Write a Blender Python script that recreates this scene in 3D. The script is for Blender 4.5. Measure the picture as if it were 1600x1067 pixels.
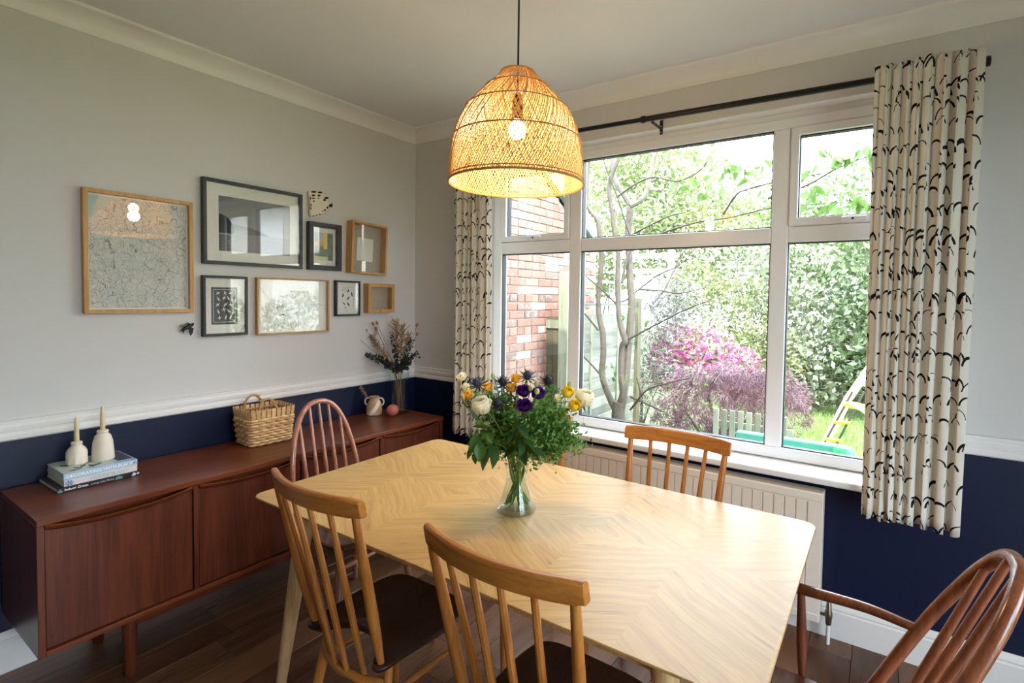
import bpy, bmesh, math, random
import numpy as np
from mathutils import Vector, Matrix, Euler

for _o in list(bpy.data.objects):
    bpy.data.objects.remove(_o)
SC = bpy.context.scene
COL = SC.collection
R = math.radians
rnd = random.Random(7)

# ------------------------------------------------------------------ camera
F_PX, YAW, PITCH, ROLL = 803.96, -0.5729, -0.0367, 0.0158
CAM = np.array([2.8351, -2.5817, 1.4917])
SX, SY = 61.10, -39.27


def cam_axes():
    cy, sy, cp, sp = math.cos(YAW), math.sin(YAW), math.cos(PITCH), math.sin(PITCH)
    fwd = np.array([sy * cp, cy * cp, sp])
    right = np.array([cy, -sy, 0.0])
    up = np.cross(right, fwd)
    cr, sr = math.cos(ROLL), math.sin(ROLL)
    return cr * right + sr * up, -sr * right + cr * up, fwd


CR, CU, CF = cam_axes()


def ray(u, v):
    return CR * ((u - 800 - SX) / F_PX) - CU * ((v - 533.5 - SY) / F_PX) + CF


def at_y(u, v, y):
    d = ray(u, v)
    return Vector(CAM + d * (y - CAM[1]) / d[1])


def at_x(u, v, x):
    d = ray(u, v)
    return Vector(CAM + d * (x - CAM[0]) / d[0])


def at_z(u, v, z):
    d = ray(u, v)
    return Vector(CAM + d * (z - CAM[2]) / d[2])


def at_depth(u, v, dep):
    return Vector(CAM + ray(u, v) * dep)


cam_data = bpy.data.cameras.new('camera')
cam_data.sensor_fit = 'HORIZONTAL'
cam_data.sensor_width = 36
cam_data.lens = F_PX / 1600 * 36
cam_data.shift_x = -SX / 1600
cam_data.shift_y = SY / 1600
cam_data.clip_start = 0.02
cam_data.clip_end = 300
cam = bpy.data.objects.new('camera', cam_data)
COL.objects.link(cam)
cam.matrix_world = Matrix(((CR[0], CU[0], -CF[0], CAM[0]), (CR[1], CU[1], -CF[1], CAM[1]),
                           (CR[2], CU[2], -CF[2], CAM[2]), (0, 0, 0, 1)))
SC.camera = cam

# ------------------------------------------------------------------ light and exposure
SC.view_settings.view_transform = 'Standard'
SC.view_settings.look = 'None'
SC.view_settings.gamma = 1
SC.view_settings.use_curve_mapping = False
SC.view_settings.exposure = 1.3
world = bpy.data.worlds.new('overcast_sky')
SC.world = world
world.use_nodes = True
wb = world.node_tree.nodes['Background']
wb.inputs['Color'].default_value = (0.76, 0.87, 1.0, 1)
wb.inputs['Strength'].default_value = 7.0
sun = bpy.data.lights.new('sun', 'SUN')
sun.energy = 4.4
sun.angle = R(1.0)
sun.color = (1.0, 0.95, 0.86)
sun_o = bpy.data.objects.new('sun', sun)
COL.objects.link(sun_o)
sun_o.rotation_euler = Vector((0.35, -0.72, 0.95)).to_track_quat('Z', 'Y').to_euler()


def portal(name, loc, rot, sx, sy):
    li = bpy.data.lights.new(name, 'AREA')
    li.shape = 'RECTANGLE'
    li.size, li.size_y = sx, sy
    li.cycles.is_portal = True
    o = bpy.data.objects.new(name, li)
    COL.objects.link(o)
    o.location, o.rotation_euler = loc, rot


portal('window_portal', (1.85, 0.16, 1.55), (R(-90), 0, 0), 2.4, 1.62)
portal('garden_door_portal', (4.68, -2.1, 1.06), (R(90), 0, R(90)), 1.8, 2.1)
SC.cycles.max_bounces = 10
SC.cycles.diffuse_bounces = 5
SC.cycles.transparent_max_bounces = 24
SC.cycles.sample_clamp_indirect = 6
SC.cycles.caustics_reflective = False
SC.cycles.caustics_refractive = False
SC.cycles.use_denoising = True


# ------------------------------------------------------------------ node expressions
class X:
    """A float socket with arithmetic."""
    nt = None

    def __init__(s, sock):
        s.s = sock

    @staticmethod
    def m(op, *a, clamp=False):
        n = X.nt.nodes.new('ShaderNodeMath')
        n.operation = op
        n.use_clamp = clamp
        for i, v in enumerate(a):
            if isinstance(v, X):
                X.nt.links.new(v.s, n.inputs[i])
            else:
                n.inputs[i].default_value = v
        return X(n.outputs[0])

    def __add__(s, o): return X.m('ADD', s, o)
    __radd__ = __add__
    def __sub__(s, o): return X.m('SUBTRACT', s, o)
    def __rsub__(s, o): return X.m('SUBTRACT', o, s)
    def __mul__(s, o): return X.m('MULTIPLY', s, o)
    __rmul__ = __mul__
    def __truediv__(s, o): return X.m('DIVIDE', s, o)
    def __lt__(s, o): return X.m('LESS_THAN', s, o)
    def __gt__(s, o): return X.m('GREATER_THAN', s, o)
    def floor(s): return X.m('FLOOR', s)
    def fract(s): return X.m('FRACT', s)
    def abs(s): return X.m('ABSOLUTE', s)
    def max(s, o): return X.m('MAXIMUM', s, o)
    def min(s, o): return X.m('MINIMUM', s, o)
    def sqrt(s): return X.m('SQRT', s)
    def clamp(s): return X.m('ADD', s, 0.0, clamp=True)
    def smooth(s, a, b):
        n = X.nt.nodes.new('ShaderNodeMapRange')
        n.interpolation_type = 'SMOOTHSTEP'
        X.nt.links.new(s.s, n.inputs[0])
        n.inputs[1].default_value, n.inputs[2].default_value = a, b
        return X(n.outputs[0])


def node(t, **kw):
    n = X.nt.nodes.new(t)
    for k, v in kw.items():
        if hasattr(n, k):
            setattr(n, k, v)
        else:
            k2 = k.replace('_', ' ')
            sock = n.inputs[k2]
            val = v
            if isinstance(v, X):
                X.nt.links.new(v.s, sock)
            elif hasattr(v, 'is_output'):
                X.nt.links.new(v, sock)
            else:
                sock.default_value = val
    return n


def comb(x, y, z=0.0):
    n = X.nt.nodes.new('ShaderNodeCombineXYZ')
    for i, v in enumerate((x, y, z)):
        if isinstance(v, X):
            X.nt.links.new(v.s, n.inputs[i])
        else:
            n.inputs[i].default_value = v
    return n.outputs[0]


def sep(sock):
    n = X.nt.nodes.new('ShaderNodeSeparateXYZ')
    X.nt.links.new(sock, n.inputs[0])
    return [X(n.outputs[i]) for i in range(3)]


def noise(vec, scale, detail=3.0, rough=0.5, dist=0.0):
    n = X.nt.nodes.new('ShaderNodeTexNoise')
    X.nt.links.new(vec, n.inputs['Vector'])
    n.inputs['Scale'].default_value = scale
    n.inputs['Detail'].default_value = detail
    n.inputs['Roughness'].default_value = rough
    n.inputs['Distortion'].default_value = dist
    return X(n.outputs[0])


def white(vec):
    n = X.nt.nodes.new('ShaderNodeTexWhiteNoise')
    n.noise_dimensions = '3D'
    X.nt.links.new(vec, n.inputs['Vector'])
    return X(n.outputs['Value']), sep(n.outputs['Color'])


def mixc(f, a, b):
    n = X.nt.nodes.new('ShaderNodeMix')
    n.data_type = 'RGBA'
    for s, v in ((n.inputs[0], f), (n.inputs[6], a), (n.inputs[7], b)):
        if isinstance(v, X):
            X.nt.links.new(v.s, s)
        elif hasattr(v, 'is_output'):
            X.nt.links.new(v, s)
        elif isinstance(v, (tuple, list)):
            s.default_value = tuple(v) + (1,) if len(v) == 3 else v
        else:
            s.default_value = v
    return n.outputs[2]


def ramp(f, stops):
    n = X.nt.nodes.new('ShaderNodeValToRGB')
    X.nt.links.new(f.s, n.inputs[0])
    cr = n.color_ramp
    while len(cr.elements) < len(stops):
        cr.elements.new(0.5)
    for e, (p, c) in zip(cr.elements, stops):
        e.position = p
        e.color = tuple(c) + (1,)
    return n.outputs[0]


def hx(h):
    """sRGB hex to linear."""
    v = [int(h[i:i + 2], 16) / 255 for i in (0, 2, 4)]
    return tuple(x / 12.92 if x <= 0.04045 else ((x + 0.055) / 1.055) ** 2.4 for x in v)


def new_mat(name):
    m = bpy.data.materials.new(name)
    m.use_nodes = True
    X.nt = m.node_tree
    b = m.node_tree.nodes['Principled BSDF']
    return m, b


def setc(b, v, inp='Base Color'):
    if isinstance(v, X):
        X.nt.links.new(v.s, b.inputs[inp])
    elif hasattr(v, 'is_output'):
        X.nt.links.new(v, b.inputs[inp])
    elif isinstance(v, (tuple, list)):
        b.inputs[inp].default_value = tuple(v) + (1,) if len(v) == 3 else v
    else:
        b.inputs[inp].default_value = v


def bump(b, h, strength=0.2, dist=0.002):
    n = X.nt.nodes.new('ShaderNodeBump')
    n.inputs['Strength'].default_value = strength
    n.inputs['Distance'].default_value = dist
    X.nt.links.new(h.s, n.inputs['Height'])
    X.nt.links.new(n.outputs[0], b.inputs['Normal'])


def coords(kind='Object', rand=False):
    tc = X.nt.nodes.new('ShaderNodeTexCoord')
    s = tc.outputs[kind]
    if rand:
        oi = X.nt.nodes.new('ShaderNodeObjectInfo')
        r = X(oi.outputs['Random'])
        va = X.nt.nodes.new('ShaderNodeVectorMath')
        va.operation = 'ADD'
        X.nt.links.new(s, va.inputs[0])
        X.nt.links.new(comb(r * 7.3, r * 11.7, r * 5.1), va.inputs[1])
        return va.outputs[0], r
    return s


def plain(name, col, rough=0.5, var=0.06, scale=30, metal=0.0, spec=0.5, bmp=0.0, coat=0.0, kind='Object', sss=0):
    m, b = new_mat(name)
    c = coords(kind)
    n = noise(c, scale, 4)
    dk = tuple(x * (1 - var * 2) for x in col)
    lt = tuple(min(1, x * (1 + var)) for x in col)
    setc(b, mixc(n, dk, lt))
    b.inputs['Roughness'].default_value = rough
    b.inputs['Metallic'].default_value = metal
    b.inputs['Specular IOR Level'].default_value = spec
    b.inputs['Coat Weight'].default_value = coat
    if sss:
        b.inputs['Subsurface Weight'].default_value = sss
        b.inputs['Subsurface Radius'].default_value = (0.01, 0.008, 0.005)
    if bmp:
        bump(b, noise(c, scale * 4, 3), bmp)
    return m


def wood(name, dark, light, axis='z', rough=0.4, across=28, along=1.6, coat=0.0, tint=0.12, spec=0.5):
    m, b = new_mat(name)
    c, r = coords('Object', True)
    sc = [across] * 3
    sc['xyz'.index(axis)] = along
    mp = node('ShaderNodeMapping')
    X.nt.links.new(c, mp.inputs[0])
    mp.inputs['Scale'].default_value = sc
    g = noise(mp.outputs[0], 1.0, 5, 0.6, 0.6)
    mp2 = node('ShaderNodeMapping')
    X.nt.links.new(c, mp2.inputs[0])
    mp2.inputs['Scale'].default_value = [s * 6 if i != 'xyz'.index(axis) else s * 4 for i, s in enumerate(sc)]
    f = noise(mp2.outputs[0], 1.0, 3, 0.6)
    v = (g * 0.75 + f * 0.35 + (r - 0.5) * tint).smooth(0.3, 0.8)
    setc(b, mixc(v, dark, light))
    setc(b, rough + (f - 0.5) * 0.15, 'Roughness')
    b.inputs['Coat Weight'].default_value = coat
    b.inputs['Coat Roughness'].default_value = 0.2
    b.inputs['Specular IOR Level'].default_value = spec
    bump(b, f, 0.08, 0.001)
    return m


def glass_mat(name, ior=1.5, tint=(1, 1, 1), rough=0.0):
    m, b = new_mat(name)
    nt = m.node_tree
    nt.nodes.remove(b)
    tr = node('ShaderNodeBsdfTransparent', Color=tuple(tint) + (1,))
    gl = node('ShaderNodeBsdfGlossy', Roughness=rough)
    fr = node('ShaderNodeFresnel', IOR=ior)
    mx = node('ShaderNodeMixShader')
    gm = node('ShaderNodeNewGeometry')
    # the node inverts the index on back faces: feed it the inverse there, so a thin sheet mirrors alike from both sides
    bk_ = X(gm.outputs['Backfacing'])
    nt.links.new((bk_ * (1.0 / ior - ior) + ior).s, fr.inputs[0])
    nt.links.new(fr.outputs[0], mx.inputs[0])
    nt.links.new(tr.outputs[0], mx.inputs[1])
    nt.links.new(gl.outputs[0], mx.inputs[2])
    nt.links.new(mx.outputs[0], nt.nodes['Material Output'].inputs[0])
    return m


def leaf_mat(name, cols, rough=0.5, trans=0.45, k=1.0):
    cols = [tuple(x * k for x in c) for c in cols]
    m, b = new_mat(name)
    nt = m.node_tree
    nt.nodes.remove(b)
    g = node('ShaderNodeNewGeometry')
    isl = X(g.outputs['Random Per Island'])
    n = len(cols)
    c = ramp(isl, [((i / (n - 1)) if n > 1 else 0, cols[i]) for i in range(n)])
    d = node('ShaderNodeBsdfDiffuse')
    t = node('ShaderNodeBsdfTranslucent')
    gl = node('ShaderNodeBsdfGlossy', Roughness=rough)
    for q in (d, t):
        nt.links.new(c, q.inputs[0])
    mx = node('ShaderNodeMixShader')
    mx.inputs[0].default_value = trans
    nt.links.new(d.outputs[0], mx.inputs[1])
    nt.links.new(t.outputs[0], mx.inputs[2])
    m2 = node('ShaderNodeMixShader')
    m2.inputs[0].default_value = 0.05
    nt.links.new(mx.outputs[0], m2.inputs[1])
    nt.links.new(gl.outputs[0], m2.inputs[2])
    nt.links.new(m2.outputs[0], nt.nodes['Material Output'].inputs[0])
    return m


# ------------------------------------------------------------------ mesh helpers
class MB:
    def __init__(s):
        s.v, s.f, s.uv = [], [], None

    def add(s, vs, fs):
        o = len(s.v)
        s.v += [tuple(p) for p in vs]
        s.f += [tuple(i + o for i in f) for f in fs]
        return s

    def box(s, x0, x1, y0, y1, z0, z1):
        vs = [(x, y, z) for z in (z0, z1) for y in (y0, y1) for x in (x0, x1)]
        return s.add(vs, [(0, 2, 3, 1), (4, 5, 7, 6), (0, 1, 5, 4), (2, 6, 7, 3), (0, 4, 6, 2), (1, 3, 7, 5)])

    def prism(s, poly, z0, z1, M=None):
        n = len(poly)
        vs = [Vector((p[0], p[1], z0)) for p in poly] + [Vector((p[0], p[1], z1)) for p in poly]
        if M is not None:
            vs = [M @ v for v in vs]
        fs = [tuple(reversed(range(n))), tuple(range(n, 2 * n))]
        fs += [(i, (i + 1) % n, n + (i + 1) % n, n + i) for i in range(n)]
        return s.add(vs, fs)

    def tube(s, pts, r, n=8, closed=False, caps=True, flat=None):
        pts = [Vector(p) for p in pts]
        m = len(pts)
        rs = r if isinstance(r, (list, tuple)) else [r] * m
        tang = []
        for i in range(m):
            a = pts[(i - 1) % m] if (closed or i > 0) else pts[0]
            b = pts[(i + 1) % m] if (closed or i < m - 1) else pts[-1]
            tang.append((b - a).normalized())
        t0 = tang[0]
        ref = Vector((0, 0, 1)) if abs(t0.z) < 0.9 else Vector((1, 0, 0))
        u = t0.cross(ref).normalized()
        vs = []
        for i in range(m):
            t = tang[i]
            u = (u - t * u.dot(t)).normalized()
            w = t.cross(u)
            for k in range(n):
                a = 2 * math.pi * k / n
                q = u * math.cos(a) + w * math.sin(a)
                if flat is not None:
                    q = q + flat[0] * (q.dot(flat[0]) * (flat[1] - 1))
                vs.append(pts[i] + q * rs[i])
        fs = []
        for i in range(m if closed else m - 1):
            j = (i + 1) % m
            for k in range(n):
                k2 = (k + 1) % n
                fs.append((i * n + k, i * n + k2, j * n + k2, j * n + k))
        if caps and not closed:
            fs.append(tuple(reversed(range(n))))
            fs.append(tuple(range((m - 1) * n, m * n)))
        return s.add(vs, fs)

    def lathe(s, prof, n=24, c=(0, 0, 0), caps=True):
        vs, fs = [], []
        for r, z in prof:
            for k in range(n):
                a = 2 * math.pi * k / n
                vs.append((c[0] + r * math.cos(a), c[1] + r * math.sin(a), c[2] + z))
        for i in range(len(prof) - 1):
            for k in range(n):
                k2 = (k + 1) % n
                fs.append((i * n + k, i * n + k2, (i + 1) * n + k2, (i + 1) * n + k))
        if caps:
            if prof[0][0] > 1e-5:
                fs.append(tuple(reversed(range(n))))
            if prof[-1][0] > 1e-5:
                fs.append(tuple(range((len(prof) - 1) * n, len(prof) * n)))
        return s.add(vs, fs)

    def ball(s, c, r, n=10, sq=(1, 1, 1)):
        m = max(4, n // 2 + 1)
        prof = [(max(1e-6, r * math.sin(math.pi * i / m)), -r * math.cos(math.pi * i / m)) for i in range(m + 1)]
        t = MB().lathe(prof, n, caps=False)
        return s.add([(c[0] + p[0] * sq[0], c[1] + p[1] * sq[1], c[2] + p[2] * sq[2]) for p in t.v], t.f)

    def xf(s, M):
        s.v = [tuple(M @ Vector(p)) for p in s.v]
        return s

    def mesh(s, name, smooth=True, ang=38):
        me = bpy.data.meshes.new(name)
        me.from_pydata(s.v, [], s.f)
        if smooth:
            me.polygons.foreach_set('use_smooth', [True] * len(me.polygons))
            me.set_sharp_from_angle(angle=R(ang))
        me.update()
        return me


def put(name, src, mat, parent=None, bevel=0, kind=None, label=None, smooth=True, seg=2, loc=None, rot=None):
    me = src.mesh(name, smooth) if isinstance(src, MB) else src
    if mat is not None and not me.materials:
        me.materials.append(mat)
    o = bpy.data.objects.new(name, me)
    COL.objects.link(o)
    if parent is not None:
        o.parent = parent
    if loc is not None:
        o.location = loc
    if rot is not None:
        o.rotation_euler = rot
    if bevel:
        md = o.modifiers.new('bevel', 'BEVEL')
        md.width, md.segments, md.limit_method, md.angle_limit = bevel, seg, 'ANGLE', R(40)
    if kind:
        o['kind'] = kind
    if label:
        o['label'] = label
    return o


def tag(o, label, cat, group=None, kind=None):
    o['label'], o['category'] = label, cat
    if group:
        o['group'] = group
    if kind:
        o['kind'] = kind
    return o


def thing(name, loc=(0, 0, 0), rz=0.0, label=None, cat=None, group=None):
    o = bpy.data.objects.new(name, None)
    COL.objects.link(o)
    o.empty_display_size = 0.1
    o.location = loc
    o.rotation_euler = (0, 0, rz)
    if label:
        tag(o, label, cat, group)
    return o


def copy_tree(o, parent=None):
    c = o.copy()
    COL.objects.link(c)
    if parent is not None:
        c.parent = parent
    for ch in list(o.children):
        copy_tree(ch, c)
    return c


def struct(name, src, mat, parent=None, bevel=0, **kw):
    o = put(name, src, mat, parent, bevel, **kw)
    if parent is None:
        o['kind'] = 'structure'
    return o


def arc_pts(a, b, sag, n=8, up=Vector((0, 0, -1))):
    a, b = Vector(a), Vector(b)
    return [a.lerp(b, i / n) + up * (sag * 4 * (i / n) * (1 - i / n)) for i in range(n + 1)]


def spline(pts, n=6):
    """Catmull-Rom through pts."""
    P = [Vector(p) for p in pts]
    P = [P[0] * 2 - P[1]] + P + [P[-1] * 2 - P[-2]]
    out = []
    for i in range(1, len(P) - 2):
        for k in range(n):
            t = k / n
            a, b, c, d = P[i - 1], P[i], P[i + 1], P[i + 2]
            out.append(0.5 * ((2 * b) + (c - a) * t + (2 * a - 5 * b + 4 * c - d) * t * t + (3 * b - a - 3 * c + d) * t ** 3))
    out.append(P[-2])
    return out


def lerp_list(a, b, n):
    return [a + (b - a) * i / (n - 1) for i in range(n)]


# ------------------------------------------------------------------ materials
M_WALL = plain('grey_wall_paint', hx('CFCCCA'), 0.75, 0.015, 4, spec=0.25, bmp=0.03)
M_NAVY = plain('navy_wall_paint', hx('081534'), 0.42, 0.03, 4, spec=0.4, bmp=0.03)
M_CEIL = plain('ceiling_paint', hx('DFDDE0'), 0.8, 0.01, 3, spec=0.2)
M_TRIM = plain('white_trim_paint', hx('E6E3E0'), 0.4, 0.015, 6)
M_UPVC = plain('white_upvc', hx('E9E8EA'), 0.3, 0.01, 6)
M_GASKET = plain('black_gasket', (0.012, 0.012, 0.016), 0.5, 0.1)
M_PANE = glass_mat('window_glass', 1.5, (0.97, 0.985, 0.98))
M_FRAMEGLASS = glass_mat('picture_glass', 1.62)
M_BLACKMETAL = plain('black_metal', (0.012, 0.012, 0.012), 0.35, 0.1, metal=0.4)
M_RAD = plain('radiator_enamel', hx('E4D9CC'), 0.35, 0.01, 6)
M_CHROME = plain('tarnished_brass', (0.25, 0.2, 0.13), 0.35, 0.2, metal=0.9)
M_FLOOR = wood('dark_oak_floor', hx('4E3120'), hx('7C553A'), 'y', 0.3, 14, 1.0, tint=0.35)
M_TEAK = wood('teak_veneer', hx('40190C'), hx('6A321D'), 'z', 0.33, 40, 2.0, tint=0.02)
M_TEAKH = wood('teak_top', hx('582511'), hx('7C3E20'), 'y', 0.3, 34, 1.6, tint=0.02)
M_DARKIN = plain('dark_recess', (0.012, 0.007, 0.005), 0.7, 0.1)
M_BEECH = wood('honey_beech', hx('985822'), hx('C07F3C'), 'z', 0.32, 40, 3, tint=0.05)
M_BEECHX = wood('honey_beech_rail', hx('9C5B20'), hx('C4823D'), 'x', 0.32, 40, 3, tint=0.05)
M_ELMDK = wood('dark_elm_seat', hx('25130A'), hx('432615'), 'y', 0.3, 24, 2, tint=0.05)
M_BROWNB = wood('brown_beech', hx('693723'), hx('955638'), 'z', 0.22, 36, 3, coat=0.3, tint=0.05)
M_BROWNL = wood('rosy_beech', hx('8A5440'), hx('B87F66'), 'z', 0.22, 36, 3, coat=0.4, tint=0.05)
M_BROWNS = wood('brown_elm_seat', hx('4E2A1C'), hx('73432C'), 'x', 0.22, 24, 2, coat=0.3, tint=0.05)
M_OAKLEG = wood('pale_oak_leg', hx('B48A58'), hx('DDB888'), 'z', 0.4, 34, 2.5, tint=0.05)
M_OAKFR = wood('oak_frame', hx('A9793F'), hx('CFA063'), 'z', 0.45, 40, 4)
M_BLKFR = plain('black_frame_stain', (0.018, 0.018, 0.022), 0.4, 0.2)
M_MOUNT = plain('white_mount_board', hx('E9E6DF'), 0.85, 0.01)
M_LINEN = plain('linen_backing', hx('B2A596'), 0.9, 0.12, 400)
M_CREAMCER = plain('cream_ceramic', hx('E3D6C6'), 0.5, 0.03, 20)
M_WAX = plain('cream_wax', hx('D8C79A'), 0.5, 0.04, 30, sss=0.2)
M_PAGE = plain('book_pages', hx('D9D4C8'), 0.9, 0.1, 200)
M_BASKET = wood('willow_splint', hx('B98D58'), hx('E0BD88'), 'y', 0.5, 30, 6, tint=0.3)
M_RATTAN = plain('rattan', hx('DDB47A'), 0.5, 0.1, 60)
M_RATTAND = plain('rattan_hoop', hx('B98A4C'), 0.5, 0.1, 60)
M_VASE = glass_mat('clear_glass', 1.45, (0.95, 0.98, 0.965))
M_WATER = glass_mat('water', 1.33, (0.93, 0.97, 0.95))
M_BLACKINK = plain('black_ink', (0.012, 0.012, 0.014), 0.7, 0.1)
M_GREYINK = plain('grey_ink', (0.07, 0.07, 0.072), 0.8, 0.2)
M_WHITEINK = plain('white_ink', (0.8, 0.8, 0.76), 0.7, 0.02)


def mat_table():
    m, b = new_mat('chevron_oak_veneer')
    c = coords('Object')
    x, y, z = sep(c)
    st = (x / 0.293).floor()
    par = ((st / 2.0).fract() * 2.0).floor() * 0 + ((st * 0.5).fract() > 0.25)
    sy = (y > 0.0)
    sgn = ((par + sy) * 0.5).fract() * 4.0 - 1.0   # -1 or +1
    wv = noise(c, 5.0, 2)
    ca, sa = math.cos(R(33)), math.sin(R(33))
    u = x * ca + y * sgn * sa + (wv - 0.5) * 0.05
    v = y * ca - x * sgn * sa + (wv - 0.5) * 0.05
    k = st * 3.1 + sy * 7.7
    g = noise(comb(u * 2.6 + k, v * 52.0, k), 1.0, 5, 0.62, 0.7)
    f = noise(comb(u * 9.0 + k, v * 190.0, k), 1.0, 2, 0.6)
    kn = noise(comb(u * 3.0 + k, v * 9.0, k), 1.0, 2, 0.6)
    val = (g * 0.75 + f * 0.3).smooth(0.34, 0.72)
    base = mixc(val, hx('AE874F'), hx('C9A365'))
    fl = noise(comb(u * 7.0 + k, v * 110.0, k + 3.3), 1.0, 3, 0.6)
    streak = ((fl.smooth(0.56, 0.70)) * kn.smooth(0.42, 0.6)).clamp()
    setc(b, mixc(streak * 0.7, base, hx('8A6238')))
    setc(b, 0.42 + (f - 0.5) * 0.12, 'Roughness')
    b.inputs['Specular IOR Level'].default_value = 0.45
    b.inputs['Coat Weight'].default_value = 0.15
    b.inputs['Coat Roughness'].default_value = 0.28
    bump(b, f, 0.06, 0.001)
    return m


M_TABLE = mat_table()


def mat_curtain():
    m, b = new_mat('gull_print_cotton')
    tc = node('ShaderNodeTexCoord')
    u, v, _ = sep(tc.outputs['UV'])
    tot = None
    for L, (cw, chh, ox) in enumerate(((0.076, 0.080, 0.0), (0.090, 0.112, 0.037))):
        row = ((v + 3.0 + L * 0.031) / chh)
        rid = row.floor()
        uu = (u + 5.0 + ox) / cw + (rid * 0.5).fract()
        cid = uu.floor()
        rv, (r1, r2, r3) = white(comb(cid, rid, 3.0 + L))
        qx = uu.fract() - 0.5 + (r1 - 0.5) * 0.25
        qy = row.fract() - 0.5 + (r2 - 0.5) * 0.3
        rx = 0.24 + r3 * 0.12
        e = X.m('POWER', (qx / rx).abs(), 2.0) + X.m('POWER', (qy + 0.18).abs() / 0.42, 2.0)
        d = (e.sqrt() - 1.0).abs()
        th = 0.055 + r2 * 0.11 + X.m('SINE', (qx * 6.0 + r1 * 6.0)) * 0.04
        a = (d < th.max(0.035)) * ((qy + 0.18) > (r1 * 0.18 - 0.05)) * (rv > (0.06 if L == 0 else 0.45))
        tot = a if tot is None else tot.max(a)
    w = noise(comb(u * 900.0, v * 900.0), 1.0, 1)
    cl = mixc(w, hx('DCD5C9'), hx('F0EAE0'))
    colr = mixc(tot, cl, (0.012, 0.012, 0.014))
    nt = m.node_tree
    setc(b, colr)
    b.inputs['Roughness'].default_value = 0.9
    b.inputs['Specular IOR Level'].default_value = 0.1
    tl = node('ShaderNodeBsdfTranslucent')
    nt.links.new(colr, tl.inputs[0])
    mx = node('ShaderNodeMixShader')
    mx.inputs[0].default_value = 0.18
    nt.links.new(b.outputs[0], mx.inputs[1])
    nt.links.new(tl.outputs[0], mx.inputs[2])
    nt.links.new(mx.outputs[0], nt.nodes['Material Output'].inputs[0])
    return m


M_CURTAIN = mat_curtain()

# ------------------------------------------------------------------ room shell
ZC = 2.64
XR, YB = 4.6, -4.1
WX0, WX1, WZ0, WZ1 = 0.665, 3.03, 0.72, 2.382   # window opening
T = 0.16


def wall_two_tone(name, quads):
    """quads: list of (mb, upper?) ; one mesh with two paint slots."""
    me_v, me_f, mi = [], [], []
    for b, k in quads:
        o = len(me_v)
        me_v += b.v
        me_f += [tuple(i + o for i in f) for f in b.f]
        mi += [k] * len(b.f)
    me = bpy.data.meshes.new(name)
    me.from_pydata(me_v, [], me_f)
    me.materials.append(M_WALL)
    me.materials.append(M_NAVY)
    me.polygons.foreach_set('material_index', mi)
    me.update()
    o = bpy.data.objects.new(name, me)
    COL.objects.link(o)
    o['kind'] = 'structure'
    return o


ZD = 0.94
wall_two_tone('wall_left', [(MB().box(-T, 0, YB - T, T, ZD, ZC), 0), (MB().box(-T, 0, YB - T, T, 0, ZD), 1)])
wall_two_tone('wall_window', [
    (MB().box(0, WX0, 0, T, ZD, ZC), 0), (MB().box(WX1, XR + T, 0, T, ZD, ZC), 0),
    (MB().box(WX0, WX1, 0, T, WZ1, ZC), 0),
    (MB().box(0, WX0, 0, T, 0, ZD), 1), (MB().box(WX1, XR + T, 0, T, 0, ZD), 1),
    (MB().box(WX0, WX1, 0, T, 0, WZ0 - 0.03), 1)])
DY0, DY1, DZ = -3.0, -1.2, 2.12
wall_two_tone('wall_right', [
    (MB().box(XR, XR + T, DY1, 0, ZD, ZC), 0), (MB().box(XR, XR + T, YB - T, DY0, ZD, ZC), 0),
    (MB().box(XR, XR + T, DY0, DY1, DZ, ZC), 0),
    (MB().box(XR, XR + T, DY1, 0, 0, ZD), 1), (MB().box(XR, XR + T, YB - T, DY0, 0, ZD), 1)])
wall_two_tone('wall_back', [(MB().box(0, XR, YB - T, YB, ZD, ZC), 0), (MB().box(0, XR, YB - T, YB, 0, ZD), 1)])
struct('ceiling', MB().box(-T, XR + T, YB - T, T, ZC, ZC + 0.25), M_CEIL)

# floor of separate boards
floor = struct('floor', MB().box(-T, XR + T, YB - T, T, -0.12, -0.012), M_DARKIN)
PW = 0.163
plank_mesh = {}
for ln in (0.9, 1.2, 1.5, 1.8):
    plank_mesh[ln] = MB().box(-PW / 2 + 0.0008, PW / 2 - 0.0008, 0.0008, ln - 0.0008, -0.012, 0).mesh('plank')
    plank_mesh[ln].materials.append(M_FLOOR)
for i in range(int(XR / PW) + 1):
    y = YB - rnd.uniform(0, 0.8)
    while y < 0:
        ln = rnd.choice((0.9, 1.2, 1.5, 1.8))
        x = (i + 0.5) * PW
        if x < XR and y + ln > YB:
            if y + ln <= 0 and y >= YB:
                o = put('plank', plank_mesh[ln], None, floor, loc=(x, y, 0), bevel=0.0012, seg=1)
            else:
                a, c = max(y, YB), min(y + ln, -0.001)
                if c - a > 0.05:
                    o = put('plank', MB().box(-PW / 2 + 0.0008, PW / 2 - 0.0008, 0, c - a - 0.0016, -0.012, 0), M_FLOOR, floor,
                            loc=(x, a, 0), bevel=0.0012, seg=1)
        y += ln


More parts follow.
